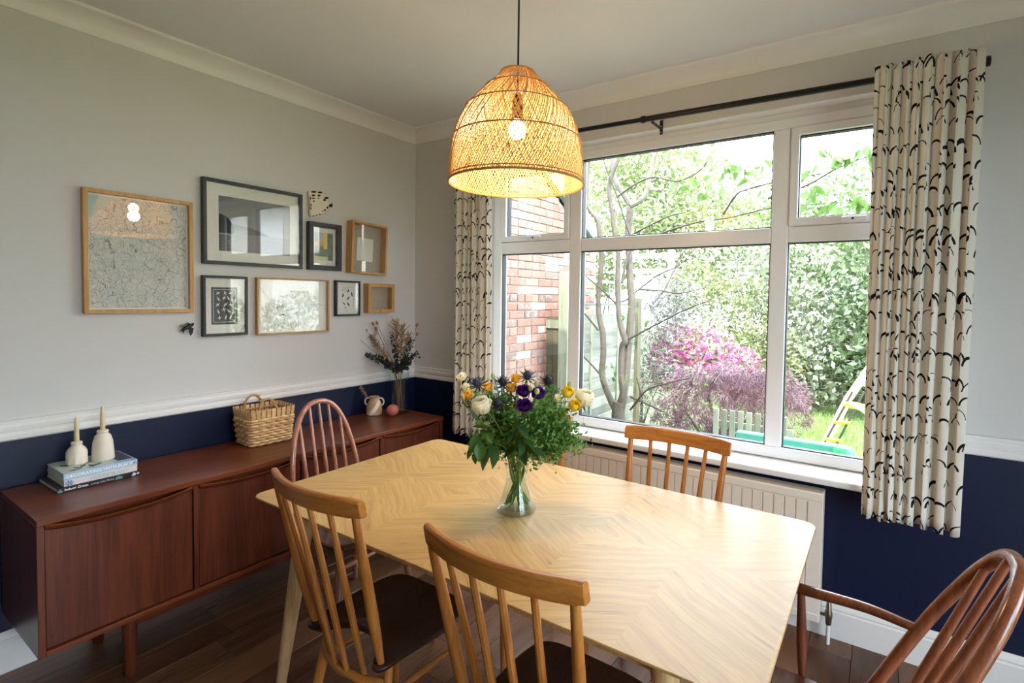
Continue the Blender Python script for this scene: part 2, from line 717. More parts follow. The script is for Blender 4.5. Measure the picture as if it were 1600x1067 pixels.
def moulding(name, prof, a, b, inward, mat=M_TRIM, kind='structure', miter=(0, 0)):
    """prof: (out, z) points; runs from a to b (2d) along the wall, 'inward' is the 2d wall normal."""
    a, b = Vector(a), Vector(b)
    d = (b - a).normalized()
    nrm = Vector(inward)
    n = len(prof)
    vs = []
    for end, e in ((a, miter[0]), (b, miter[1])):
        for o_, z in prof:
            p = end + nrm * o_ + d * (o_ * e)
            vs.append((p.x, p.y, z))
    fs = [(i, (i + 1) % n, n + (i + 1) % n, n + i) for i in range(n)]
    fs += [tuple(reversed(range(n))), tuple(range(n, 2 * n))]
    mb = MB().add(vs, fs)
    me = mb.mesh(name, True, 25)
    bm = bmesh.new()
    bm.from_mesh(me)
    bmesh.ops.recalc_face_normals(bm, faces=bm.faces)
    bm.to_mesh(me)
    bm.free()
    o = put(name, me, mat)
    o['kind'] = kind
    return o


DADO = [(0, 0.904), (0.014, 0.904), (0.020, 0.910), (0.021, 0.925), (0.018, 0.932), (0.012, 0.936), (0.012, 0.940),
        (0.020, 0.943), (0.022, 0.958), (0.018, 0.966), (0.013, 0.969), (0.013, 0.973), (0.020, 0.975), (0.020, 0.981), (0, 0.983)]
SKIRT = [(0, 0), (0.018, 0), (0.018, 0.118), (0.012, 0.124), (0.016, 0.132), (0.014, 0.142), (0.007, 0.152), (0.004, 0.158), (0, 0.158)]
CP = 0.105
COVE = [(0, 2.562), (0.006, 2.562), (0.008, 2.572)] + \
       [(0.008 + (CP - 0.016) * (1 - math.cos(t)), 2.572 + (ZC - 0.012 - 2.572) * math.sin(t)) for t in lerp_list(0.05, math.pi / 2, 8)] + \
       [(CP - 0.004, ZC - 0.010), (CP, ZC - 0.006), (CP, ZC + 0.001), (0, ZC + 0.001)]
DADO_R = [(o_, z) for o_, z in DADO]
moulding('trim_1', DADO, (0, YB), (0, 0), (1, 0), miter=(0, -1))
moulding('trim_2', DADO_R, (0, 0), (WX0 - 0.0, 0), (0, -1), miter=(1, 0))
moulding('trim_3', DADO_R, (WX1, 0), (XR, 0), (0, -1))
moulding('trim_4', COVE, (0, YB), (0, 0), (1, 0), miter=(0, -1))
moulding('trim_5', COVE, (0, 0), (XR, 0), (0, -1), miter=(1, 0))
moulding('baseboard_left', SKIRT, (0, YB), (0, 0), (1, 0), miter=(0, -1))
moulding('baseboard_window', SKIRT, (0, 0), (XR, 0), (0, -1), miter=(1, 0))
moulding('baseboard_back', SKIRT, (XR, YB), (0, YB), (0, 1))

# ------------------------------------------------------------------ window
win = bpy.data.objects.new('window_1', None)
COL.objects.link(win)
win['kind'] = 'structure'
WFY0, WFY1 = 0.07, 0.135     # frame front and back


def bar(name, x0, x1, z0, z1, y0=WFY0, y1=WFY1, bev=0.006, mat=M_UPVC):
    return put(name, MB().box(x0, x1, y0, y1, z0, z1), mat, win, bevel=bev)


FZ0, FZ1 = 0.735, 2.352
ZT0, ZT1 = 1.768, 1.842     # transom
CX0, CX1 = 1.247, 1.324     # mullions
DX0, DX1 = 2.370, 2.446
LX, RX = 0.731, 2.962
# outer frame and mullions
bar('frame_head', WX0, WX1, 2.302, FZ1)
bar('frame_head', WX0, WX1, FZ1, WZ1, 0.085, 0.15, 0.001)
bar('frame_sill_rail', WX0, WX1, FZ0, 0.789)
bar('frame_jamb', WX0, LX, 0.789, 2.302)
bar('frame_jamb', RX, WX1, 0.789, 2.302)
bar('mullion', CX0, CX1, 0.789, 2.302)
bar('mullion', DX0, DX1, 0.789, 2.302)
bar('transom', LX, CX0, ZT0, ZT1)
bar('transom', CX1, DX0, ZT0, ZT1)
bar('transom', DX1, RX, ZT0, ZT1)


def ring(name, x0, x1, z0, z1, w, y0, y1, mat, bev=0.0):
    b = MB()
    o = [(x0, z0), (x1, z0), (x1, z1), (x0, z1)]
    i = [(x0 + w, z0 + w), (x1 - w, z0 + w), (x1 - w, z1 - w), (x0 + w, z1 - w)]
    vs = [(p[0], y0, p[1]) for p in o + i] + [(p[0], y1, p[1]) for p in o + i]
    fs = []
    for k in range(4):
        k2 = (k + 1) % 4
        fs += [(k, k2, 4 + k2, 4 + k), (8 + k2, 8 + k, 12 + k, 12 + k2), (k2, k, 8 + k, 8 + k2), (4 + k, 4 + k2, 12 + k2, 12 + k)]
    b.add(vs, fs)
    return put(name, b, mat, win, bevel=bev)


def pane(x0, x1, z0, z1):
    ring('gasket', x0 - 0.002, x1 + 0.002, z0 - 0.002, z1 + 0.002, 0.007, 0.082, 0.118, M_GASKET)
    put('pane', MB().box(x0, x1, 0.100, 0.104, z0, z1), M_PANE, win, smooth=False)


pane(LX, CX0, 0.789, ZT0)
pane(CX1, DX0, 0.789, ZT0)
pane(DX1, RX, 0.789, ZT0)
pane(CX1, DX0, ZT1, 2.302)
for x0, x1 in ((LX, CX0), (DX1, RX)):
    ring('casement', x0 + 0.002, x1 - 0.002, ZT1 + 0.002, 2.300, 0.036, 0.060, 0.125, M_UPVC, 0.005)
    pane(x0 + 0.038, x1 - 0.038, ZT1 + 0.038, 2.264)
    xc = (x0 + x1) / 2 + 0.01
    hb = put('handle', MB().box(xc - 0.05, xc + 0.05, 0.048, 0.060, ZT1 + 0.008, ZT1 + 0.030), M_UPVC, win, bevel=0.005)
    put('keyhole', MB().lathe([(0.005, 0), (0.005, 0.004), (0.001, 0.005)], 12).xf(Matrix.Translation((xc - 0.005, 0.048, ZT1 + 0.019)) @ Matrix.Rotation(R(90), 4, 'X')), M_BLACKMETAL, hb)
# plaster reveals and sill board
rv = struct('trim_6', MB().box(WX0 - 0.001, WX1 + 0.001, 0.0, 0.085, WZ1 - 0.004, WZ1 + 0.001), M_TRIM)
sill = struct('window_sill', MB().box(WX0 - 0.03, WX1 + 0.03, -0.102, 0.0, 0.700, 0.7315).box(WX0, WX1, -0.001, 0.14, 0.692, 0.7315), M_TRIM, bevel=0.008)

# garden door at the right, out of frame: glazed, lets the daylight in
door = bpy.data.objects.new('door_1', None)
COL.objects.link(door)
door['kind'] = 'structure'
for y0, y1 in ((DY0, DY0 + 0.08), (DY1 - 0.08, DY1), ((DY0 + DY1) / 2 - 0.06, (DY0 + DY1) / 2 + 0.06)):
    put('door_stile', MB().box(XR + 0.03, XR + 0.1, y0, y1, 0, DZ), M_UPVC, door, bevel=0.004)
for z0, z1 in ((0.0, 0.12), (DZ - 0.08, DZ)):
    put('door_rail', MB().box(XR + 0.03, XR + 0.1, DY0, DY1, z0, z1), M_UPVC, door, bevel=0.004)
put('pane', MB().box(XR + 0.06, XR + 0.064, DY0 + 0.05, DY1 - 0.05, 0.1, DZ - 0.05), M_PANE, door, smooth=False)


# ------------------------------------------------------------------ sideboard
SBX0, SBX1, SBY0, SBY1, SBZ0, SBZ1 = 0.025, 0.492, -2.09, -0.207, 0.245, 0.722
sb = thing('sideboard', (0.26, (SBY0 + SBY1) / 2, 0), 0,
           'long low reddish teak sideboard on round legs along the left wall', 'sideboard')
OY = (SBY0 + SBY1) / 2
Lh = (SBY1 - SBY0) / 2
xb, xf = SBX0 - 0.26, SBX1 - 0.26
put('top', MB().box(xb, xf + 0.006, -Lh, Lh, SBZ1 - 0.022, SBZ1), M_TEAKH, sb, bevel=0.002)
put('side_panel', MB().box(xb, xf, -Lh, -Lh + 0.02, SBZ0, SBZ1 - 0.022), M_TEAK, sb, bevel=0.002)
put('side_panel', MB().box(xb, xf, Lh - 0.02, Lh, SBZ0, SBZ1 - 0.022), M_TEAK, sb, bevel=0.002)
put('bottom_panel', MB().box(xb, xf, -Lh + 0.02, Lh - 0.02, SBZ0, SBZ0 + 0.018), M_TEAKH, sb, bevel=0.001)
put('back_panel', MB().box(xb, xb + 0.008, -Lh + 0.02, Lh - 0.02, SBZ0 + 0.018, SBZ1 - 0.022), M_DARKIN, sb)
secs = lerp_list(-Lh + 0.01, Lh - 0.01, 5)
for k in (1, 2, 3):
    put('divider', MB().box(xb + 0.01, xf - 0.002, secs[k] - 0.009, secs[k] + 0.009, SBZ0 + 0.018, SBZ1 - 0.022), M_TEAK, sb, bevel=0.001)
put('inner_rail', MB().box(xf - 0.075, xf - 0.045, -Lh + 0.02, Lh - 0.02, SBZ1 - 0.075, SBZ1 - 0.022), M_TEAKH, sb)
for k in range(4):
    y0, y1 = secs[k] + 0.012, secs[k + 1] - 0.012
    z0, zt = SBZ0 + 0.024, SBZ1 - 0.026
    # door panel with a scooped top edge and a bowed lip to pull it by
    n = 20
    poly = [(y0, z0), (y1, z0)]
    top = []
    for i in range(n + 1):
        t = i / n
        top.append((y1 + (y0 - y1) * t, zt - 0.004 - 0.022 * (4 * t * (1 - t)) ** 0.8))
    poly += top
    Mx = Matrix(((0, 0, 1, 0), (1, 0, 0, 0), (0, 1, 0, 0), (0, 0, 0, 1)))
    d = put('door', MB().prism(poly, xf - 0.026, xf - 0.008, Mx), M_TEAK, sb, bevel=0.0015)
    lp, vs, fs = [], [], []
    prof = [(-0.008, -0.012), (0.002, -0.006), (0.010, 0.003), (0.012, 0.008), (0.008, 0.010), (0.002, 0.004), (-0.008, -0.001)]
    for i, (y, z) in enumerate(top):
        w = (4 * (i / n) * (1 - i / n)) ** 0.5
        for px_, pz in prof:
            vs.append((xf - 0.001 + (px_ if px_ < 0 else px_ * (0.25 + 0.75 * w)), y, z + pz))
    m_ = len(prof)
    for i in range(n):
        for q in range(m_):
            q2 = (q + 1) % m_
            fs.append((i * m_ + q, (i + 1) * m_ + q, (i + 1) * m_ + q2, i * m_ + q2))
    fs += [tuple(range(m_)), tuple(reversed(range(n * m_, (n + 1) * m_)))]
    put('handle', MB().add(vs, fs), M_TEAKH, d)
for yy in (-Lh + 0.27, Lh - 0.27):
    for xx in (xb + 0.06, xf - 0.07):
        put('leg', MB().lathe([(0.014, 0), (0.016, 0.004), (0.026, SBZ0 - 0.03), (0.027, SBZ0)], 18, (xx, yy, 0)), M_TEAK, sb)
for xx in (xb + 0.06, xf - 0.07):
    put('underframe_rail', MB().box(xx - 0.012, xx + 0.012, -Lh + 0.29, Lh - 0.29, SBZ0 - 0.055, SBZ0 - 0.02), M_TEAKH, sb, bevel=0.003)

# ------------------------------------------------------------------ dining table
TX0, TX1, TY0, TY1, TZ = 0.897, 2.672, -1.603, -0.655, 0.745
tcx, tcy = (TX0 + TX1) / 2, (TY0 + TY1) / 2
tb = thing('dining_table', (tcx, tcy, 0), 0, 'pale oak dining table with chevron veneer top and rounded corners', 'table')


def rrect(hx_, hy_, r, n=8):
    out = []
    for cx_, cy_, a0 in ((hx_ - r, hy_ - r, 0), (-hx_ + r, hy_ - r, 90), (-hx_ + r, -hy_ + r, 180), (hx_ - r, -hy_ + r, 270)):
        for i in range(n + 1):
            a = R(a0 + 90 * i / n)
            out.append((cx_ + r * math.cos(a), cy_ + r * math.sin(a)))
    return out


hx_, hy_ = (TX1 - TX0) / 2, (TY1 - TY0) / 2
b = MB()
ringz = [(0.0, 0.0, 0.045), (0.0, -0.006, 0.045), (0.028, -0.024, 0.035)]
n_ = 36
for ins, dz, rr in ringz:
    b.v += [(p[0], p[1], TZ + dz) for p in rrect(hx_ - ins, hy_ - ins, rr)]
b.f = [tuple(range(n_))] + [tuple(reversed(range(2 * n_, 3 * n_)))]
for l in range(2):
    b.f += [(l * n_ + (i + 1) % n_, l * n_ + i, (l + 1) * n_ + i, (l + 1) * n_ + (i + 1) % n_) for i in range(n_)]
put('tabletop', b, M_TABLE, tb, bevel=0.0015)
for sx_ in (-1, 1):
    put('apron', MB().box(sx_ * (hx_ - 0.22) - 0.011, sx_ * (hx_ - 0.22) + 0.011, -hy_ + 0.10, hy_ - 0.10, TZ - 0.075, TZ - 0.024), M_OAKLEG, tb, bevel=0.002)
for sy_ in (-1, 1):
    put('apron', MB().box(-hx_ + 0.23, hx_ - 0.23, sy_ * (hy_ - 0.09) - 0.011, sy_ * (hy_ - 0.09) + 0.011, TZ - 0.075, TZ - 0.024), M_OAKLEG, tb, bevel=0.002)
for sx_ in (-1, 1):
    for sy_ in (-1, 1):
        top = Vector((sx_ * (hx_ - 0.220), sy_ * (hy_ - 0.085), TZ - 0.024))
        foot = Vector((sx_ * (hx_ - 0.097), sy_ * (hy_ - 0.050), 0.0))
        put('leg', MB().tube([top, top.lerp(foot, 0.12), top.lerp(foot, 0.5), foot], [0.030, 0.0305, 0.026, 0.017], 20), M_OAKLEG, tb)


# ------------------------------------------------------------------ chairs
def seat_mb(W0, W1, D, z, th=0.030, lug=0.0, dish=0.010):
    """Seat outline from the rear (y=0) to the front (y=D), rounded, slightly dished."""
    half = []
    n = 14
    # right half outline from rear centre round to front centre
    half.append((0.0, lug * 0.95))
    half.append((W0 * 0.45, lug * 0.8))
    half.append((W0 * 0.72, lug * 0.35))
    half.append((W0 * 0.84, 0.0))
    half.append((W0 * 0.95, -0.022))
    half.append((W0 * 1.10, -0.020))
    half.append((W0 * 1.17, 0.010))
    half.append((W0 * 1.17, 0.07))
    half.append((W1 * 1.02, D * 0.5))
    half.append((W1, D * 0.78))
    half.append((W1 * 0.90, D * 0.93))
    half.append((W1 * 0.62, D * 0.99))
    half.append((0.0, D))
    sm = [(p.x, p.y) for p in spline([(x, y, 0) for x, y in half], 3)]
    full = sm + [(-x, y) for x, y in reversed(sm[1:-1])]
    b = MB()
    N = len(full)
    cy_ = D * 0.5
    levels = [(0.90, z - th), (0.985, z - th * 0.6), (1.0, z - th * 0.25), (0.992, z - 0.004), (0.965, z), (0.8, z - dish * 0.6), (0.45, z - dish)]
    for s_, zz in levels:
        b.v += [(x * s_, cy_ + (y - cy_) * s_, zz) for x, y in full]
    b.v.append((0, cy_, z - dish))
    b.f.append(tuple(reversed(range(N))))
    for l in range(len(levels) - 1):
        b.f += [(l * N + i, l * N + (i + 1) % N, (l + 1) * N + (i + 1) % N, (l + 1) * N + i) for i in range(N)]
    o = (len(levels) - 1) * N
    b.f += [(o + i, o + (i + 1) % N, len(b.v) - 1) for i in range(N)]
    return b


def post(a, b_, r0, rm, r1, n=10, tm=0.35):
    a, b_ = Vector(a), Vector(b_)
    ts = (0, tm * 0.5, tm, 0.7, 1)
    rs = (r0, (r0 + rm * 1.5) / 2.5, rm, (rm * 1.1 + r1) / 2.1, r1)
    return MB().tube([a.lerp(b_, t) for t in ts], list(rs), n)


def stick_chair(label):
    c = thing('dining_chair', (0, 0, 0), 0, label, 'chair', 'stick back dining chairs')
    zs = 0.43
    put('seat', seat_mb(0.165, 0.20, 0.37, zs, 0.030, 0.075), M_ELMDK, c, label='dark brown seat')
    # curved top rail
    n = 14
    b = MB()
    HL, zt, rh, th = 0.220, 0.952, 0.056, 0.026
    prof = [(-th / 2, -rh / 2 + 0.005), (-th / 2 + 0.005, -rh / 2), (th / 2 - 0.005, -rh / 2), (th / 2, -rh / 2 + 0.005),
            (th / 2 - 0.002, rh / 2 - 0.008), (th / 2 - 0.008, rh / 2), (-th / 2 + 0.006, rh / 2), (-th / 2, rh / 2 - 0.006)]
    m_ = len(prof)

    def raily(x):
        return -0.098 - 0.046 * (1 - (x / HL) ** 2)
    for i in range(n + 1):
        x = -HL + 2 * HL * i / n
        e = 1.0 if 0 < i < n else 0.9
        for py, pz in prof:
            b.v.append((x, raily(x) + py * e + pz * -0.18, zt - rh / 2 + pz * e))
    for i in range(n):
        b.f += [(i * m_ + q, (i + 1) * m_ + q, (i + 1) * m_ + (q + 1) % m_, i * m_ + (q + 1) % m_) for q in range(m_)]
    b.f += [tuple(range(m_)), tuple(reversed(range(n * m_, (n + 1) * m_)))]
    put('top_rail', b, M_BEECHX, c, bevel=0.002)
    zr = zt - rh + 0.006
    for s_ in (-1, 1):
        put('back_post', post((s_ * 0.168, 0.002, zs - 0.012), (s_ * 0.198, raily(0.198) + 0.002, zr), 0.010, 0.0165, 0.011), M_BEECH, c)
        put('leg', MB().tube([(s_ * 0.150, 0.045, zs - 0.024), (s_ * 0.163, 0.02, zs * 0.62), (s_ * 0.185, -0.035, 0)], [0.012, 0.0165, 0.011], 12), M_BEECH, c)
        put('leg', MB().tube([(s_ * 0.155, 0.30, zs - 0.024), (s_ * 0.165, 0.315, zs * 0.62), (s_ * 0.19, 0.345, 0)], [0.012, 0.0165, 0.011], 12), M_BEECH, c)
        put('stretcher', post((s_ * 0.160, 0.03, 0.30), (s_ * 0.163, 0.313, 0.30), 0.007, 0.011, 0.007, 8, 0.5), M_BEECH, c)
    zc = 0.345
    put('rear_stretcher', MB().tube([(-0.158, 0.032, zc), (-0.09, -0.002, zc), (0, -0.016, zc), (0.09, -0.002, zc), (0.158, 0.032, zc)],
                                    [0.010, 0.0135, 0.0145, 0.0135, 0.010], 10), M_BEECHX, c)
    for q in (-0.117, -0.039, 0.039, 0.117):
        yb = -0.016 + 0.014 * (q / 0.09) ** 2
        put('spindle', post((q * 0.72, yb, zc), (q, raily(q) + 0.002, zr), 0.0075, 0.0105, 0.0082, 8, 0.45), M_BEECH, c)
    return c


chair = stick_chair('beech stick-back chair at the near side, closest to the sideboard')
chair.location = (1.480, -1.617, 0)
chair.rotation_euler = (0, 0, R(-1.5))
for lab, loc, rz in (('beech stick-back chair at the near side of the table, facing the window', (2.156, -1.622, 0), R(-1)),
                     ('beech stick-back chair between table and radiator, in full view of its rail', (2.143, -0.668, 0), R(179)),
                     ('beech stick-back chair between table and radiator, half hidden behind the flowers', (1.436, -0.668, 0), R(180))):
    q = copy_tree(chair)
    q.location, q.rotation_euler = loc, (0, 0, rz)
    q['label'] = lab


def hoop_pts(W, H, k, z0, n=40, ex=2.4, nar=0.0):
    out = []
    for i in range(n + 1):
        a = math.pi * i / n
        h = H * max(0.0, math.sin(a)) ** (2 / ex)
        s_ = W * math.copysign(abs(math.cos(a)) ** (2 / ex), math.cos(a)) * (1 - nar * min(1, max(0, 1 - h / (0.6 * H))))
        out.append(Vector((s_, -k * h, z0 + h)))
    return out


def hoop_chair(name, label, W, H, k, nar, nsp, arms, sw0, sw1, sd, off, mat, mseat, tube_r):
    c = thing(name, (0, 0, 0), 0, label, 'chair')
    zs = 0.43
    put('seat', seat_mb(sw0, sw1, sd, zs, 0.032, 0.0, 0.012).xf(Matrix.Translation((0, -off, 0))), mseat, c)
    hp = hoop_pts(W, H, k, zs - 0.012, 44, 2.4, nar)
    put('hoop', MB().tube(hp, tube_r, 12), mat, c)
    for i in range(nsp):
        t = (i + 1) / (nsp + 1) * 2 - 1
        xt = t * W * 0.92
        # height of the hoop at xt
        best = min((p for p in hp if p.z > zs + H * 0.35), key=lambda p: abs(p.x - xt))
        if arms:
            base = Vector((t * sw0 * 0.78, -0.055, zs - 0.01))
        else:
            base = Vector((t * W * 0.86, 0.0, zs - 0.01))
        put('spindle', post(base, best, 0.0075, 0.0105 if not arms else 0.0108, 0.0065 if not arms else 0.009, 10, 0.45), mat, c)
    y0, y1 = -off + 0.06, -off + sd - 0.06
    for s_ in (-1, 1):
        put('leg', MB().tube([(s_ * sw0 * 0.78, y0, zs - 0.026), (s_ * sw0 * 0.9, y0 - 0.03, 0.25), (s_ * sw0 * 1.12, y0 - 0.085, 0)], [0.012, 0.018, 0.011], 12), mat, c)
        put('leg', MB().tube([(s_ * sw1 * 0.78, y1, zs - 0.026), (s_ * sw1 * 0.87, y1 + 0.02, 0.25), (s_ * sw1 * 1.02, y1 + 0.05, 0)], [0.012, 0.018, 0.011], 12), mat, c)
        put('stretcher', post((s_ * sw0 * 0.93, y0 - 0.038, 0.22), (s_ * sw1 * 0.88, y1 + 0.024, 0.22), 0.007, 0.012, 0.007, 8, 0.5), mat, c)
        if arms:
            at = min((p for p in hp if p.x * s_ > 0), key=lambda p: abs(p.z - 0.667))
            fr = Vector((at.x + s_ * 0.085, at.y + 0.31, 0.655))
            pts = spline([at + Vector((0, 0.002, 0)), at.lerp(fr, 0.35) + Vector((s_ * 0.012, 0, 0.004)), at.lerp(fr, 0.75) + Vector((s_ * 0.006, 0, 0.002)), fr], 5)
            put('arm', MB().tube(pts, lerp_list(0.0115, 0.0165, len(pts)), 12), mat, c)
            pf = at.lerp(fr, 0.88)
            put('arm_post', post((pf.x - s_ * 0.012, pf.y - 0.01, zs - 0.012), (pf.x, pf.y, 0.652), 0.010, 0.015, 0.010, 12, 0.4), mat, c)
    put('cross_stretcher', post((-sw0 * 0.9, (y0 + y1) / 2 - 0.01, 0.22), (sw0 * 0.9, (y0 + y1) / 2 - 0.01, 0.22), 0.007, 0.011, 0.007, 8, 0.5), mat, c)
    return c


hc = hoop_chair('hoop_back_chair', 'brown hoop-back chair pulled up to the table end beside the sideboard',
                0.180, 0.545, 0.20, 0.0, 5, False, 0.165, 0.205, 0.40, 0.045, M_BROWNL, M_BROWNS, 0.0125)
hc.location, hc.rotation_euler = (0.62, -1.083, 0), (0, 0, R(-90))
ac = hoop_chair('carver_chair', 'brown hoop-back carver armchair at the table end nearest the right curtain',
                0.202, 0.554, 0.496, 0.18, 4, True, 0.18, 0.225, 0.48, 0.10, M_BROWNB, M_BROWNS, 0.0150)
ac.location, ac.rotation_euler = (2.804, -1.213, 0), (0, 0, R(90))

# ------------------------------------------------------------------ radiator
rad = thing('radiator', (1.85, -0.06, 0), 0, 'cream panel radiator with vertical ribs under the window', 'radiator')
RX0, RX1, RZ0, RZ1, RYF = 1.05 - 1.85, 2.645 - 1.85, 0.095, 0.664, -0.042
b = MB()
# pressed front panel: flat bands with recessed grooves
xs = [RX0 + 0.004]
nr = 34
pw = (RX1 - RX0 - 0.03) / nr
prof = [(RX0, RYF + 0.012), (RX0 + 0.004, RYF)]
for i in range(nr):
    x0 = RX0 + 0.015 + i * pw
    if i:
        prof += [(x0 - 0.004, RYF), (x0 - 0.0015, RYF + 0.006), (x0 + 0.0015, RYF + 0.006), (x0 + 0.004, RYF)]
prof += [(RX1 - 0.004, RYF), (RX1, RYF + 0.012)]
m_ = len(prof)
zt0, zt1 = RZ0 + 0.035, RZ1 - 0.045
vs = [(x, RYF if abs(y - RYF) < 1e-6 or True else y, 0) for x, y in prof]
rows = [(RZ0 + 0.004, 0), (zt0, 0), (zt0 + 0.004, 1), (zt1 - 0.004, 1), (zt1, 0), (RZ1 - 0.006, 0)]
for z, g in rows:
    for j, (x, y) in enumerate(prof):
        edge = j in (0, m_ - 1)
        b.v.append((x, y if (g or edge) else RYF, z))
for r_ in range(len(rows) - 1):
    b.f += [(r_ * m_ + j, r_ * m_ + j + 1, (r_ + 1) * m_ + j + 1, (r_ + 1) * m_ + j) for j in range(m_ - 1)]
put('front_panel', b, M_RAD, rad)
put('top_cover', MB().box(RX0 - 0.002, RX1 + 0.002, RYF - 0.004, 0.040, RZ1 - 0.040, RZ1), M_RAD, rad, bevel=0.006)
put('side_cover', MB().box(RX1 - 0.004, RX1 + 0.001, RYF + 0.002, 0.040, RZ0, RZ1 - 0.040), M_RAD, rad, bevel=0.002)
put('side_cover', MB().box(RX0 - 0.001, RX0 + 0.004, RYF + 0.002, 0.040, RZ0, RZ1 - 0.040), M_RAD, rad, bevel=0.002)
put('bottom_trim', MB().box(RX0, RX1, RYF - 0.003, RYF + 0.03, RZ0, RZ0 + 0.036), M_RAD, rad, bevel=0.004)
put('rear_panel', MB().box(RX0 + 0.01, RX1 - 0.01, 0.030, 0.040, RZ0 + 0.01, RZ1 - 0.05), M_RAD, rad, bevel=0.003)
vv = put('valve', MB().tube([(RX1, -0.01, 0.125), (RX1 + 0.024, -0.01, 0.125)], 0.007, 10).lathe(
    [(0.010, 0.085), (0.012, 0.09), (0.013, 0.11), (0.0155, 0.118), (0.0155, 0.14), (0.012, 0.15), (0.010, 0.18), (0.006, 0.186)], 12, (RX1 + 0.034, -0.01, 0)), M_CHROME, rad,
    label='dark brass valve')
put('cap', MB().lathe([(0.0062, 0.186), (0.0062, 0.196), (0.004, 0.199)], 12, (RX1 + 0.034, -0.01, 0)), plain('red_cap', (0.25, 0.02, 0.015), 0.5), vv, label='small red cap')
put('pipe', MB().lathe([(0.0085, 0.0), (0.0085, 0.09)], 12, (RX1 + 0.034, -0.01, 0)), M_TRIM, rad, label='white pipe going into the floor')

# ------------------------------------------------------------------ curtain rod and curtains
rod = thing('curtain_rod', (1.79, -0.128, 2.392), 0, 'black metal curtain rod above the window', 'curtain rod')


def rodz(x):
    return 2.4015 - (x - 1.4) * 0.0155 - 2.392


put('pole', MB().tube([(-1.24, 0, rodz(0.55)), (0.0, 0, rodz(1.79))], 0.0115, 14), M_BLACKMETAL, rod)
put('pole', MB().tube([(0.0, 0, rodz(1.79)), (1.32, 0, rodz(3.11))], 0.0140, 14), M_BLACKMETAL, rod)
put('collar', MB().tube([(-0.012, 0, rodz(1.78)), (0.006, 0, rodz(1.79))], 0.0175, 14), M_BLACKMETAL, rod)
for x in (1.315, -1.265):
    put('finial', MB().tube([(x, 0, rodz(1.79 + x)), (x + 0.028, 0, rodz(1.79 + x))], 0.0185, 16), M_BLACKMETAL, rod, bevel=0.002)
for x in (0.045, -1.20, 1.25):
    bk = put('bracket', MB().box(x - 0.008, x + 0.008, 0.122, 0.1275, -0.045, 0.028).box(x - 0.006, x + 0.006, -0.002, 0.123, -0.022, -0.013), M_BLACKMETAL, rod, bevel=0.0015)
    for dz in (-0.034, -0.004):
        put('screw', MB().ball((x, 0.121, dz), 0.0028, 8), M_TRIM, bk)


def curtain(name, label, x0t, x1t, x0b, x1b, zt, zb, folds, seed, y0=-0.157, amp=0.013, pinch=0.0):
    rg = random.Random(seed)
    n, nz = folds * 14, 40
    ph = [rg.uniform(-0.5, 0.5) for _ in range(folds + 2)]
    wid = [rg.uniform(0.7, 1.35) for _ in range(folds)]
    tot = sum(wid)
    me_v, uvs = [], []
    for j in range(nz + 1):
        t = j / nz
        z = zt + (zb - zt) * t
        xl = x0t + (x0b - x0t) * t + pinch * math.sin(math.pi * min(1, t * 1.3))
        xr = x1t + (x1b - x1t) * t - pinch * math.sin(math.pi * min(1, t * 1.3))
        arc = 0.0
        prev = None
        tight = 1.0 if t > 0.06 else 0.75 + 0.25 * t / 0.06
        row = []
        for i in range(n + 1):
            s = i / n * folds
            k = min(folds - 1, int(s))
            fr = s - k
            xx = (sum(wid[:k]) + wid[k] * fr) / tot
            a = amp * (0.75 + 0.5 * wid[k] - 0.3) * tight
            shp = math.sin(2 * math.pi * fr + 0.5 * math.sin(3 * t + ph[k]))
            fine = 0.25 * math.sin(4 * math.pi * fr + 5 * t + ph[k] * 6) * (1 - t)
            y = y0 + a * (shp + fine) + 0.006 * math.sin(3.1 * t + k)
            xo = 0.008 * math.sin(2 * math.pi * fr * 2 + ph[k] * 4 + t * 2)
            p = (xl + (xr - xl) * xx + xo, y, z + (0.007 * math.sin(2 * math.pi * fr + k) * (1 if t > 0.97 or t < 0.02 else 0)) + (0.010 * rg.uniform(-1, 1) if j == 0 and i % 14 == 0 else 0))
            if prev is not None:
                arc += math.hypot(p[0] - prev[0], p[1] - prev[1])
            prev = p
            row.append((p, arc))
        for p, a_ in row:
            me_v.append(p)
            uvs.append((a_, z))
    fs = [(j * (n + 1) + i, (j + 1) * (n + 1) + i, (j + 1) * (n + 1) + i + 1, j * (n + 1) + i + 1) for j in range(nz) for i in range(n)]
    cx_ = (x0t + x1t) / 2
    me = bpy.data.meshes.new(name)
    me.from_pydata([(v[0] - cx_, v[1] - y0, v[2] - zb) for v in me_v], [], fs)
    uvl = me.uv_layers.new(name='UVMap')
    idx = np.empty(len(me.loops), dtype=np.int32)
    me.loops.foreach_get('vertex_index', idx)
    uvl.data.foreach_set('uv', np.array(uvs, dtype=np.float32)[idx].ravel())
    me.polygons.foreach_set('use_smooth', [True] * len(me.polygons))
    me.update()
    o = put(name, me, M_CURTAIN)
    o.location = (cx_, y0, zb)
    md = o.modifiers.new('thickness', 'SOLIDIFY')
    md.thickness = 0.0022
    tag(o, label, 'curtain', 'gull print curtains')
    return o


curtain('curtain', 'cream curtain with black gull print, hanging at the right of the window', 2.784, 3.110, 2.782, 3.100, 2.421, 0.627, 8, 4)
curtain('curtain', 'cream curtain with black gull print, hanging left of the window behind the flowers', 0.516, 0.826, 0.522, 0.822, 2.427, 0.616, 6, 9)

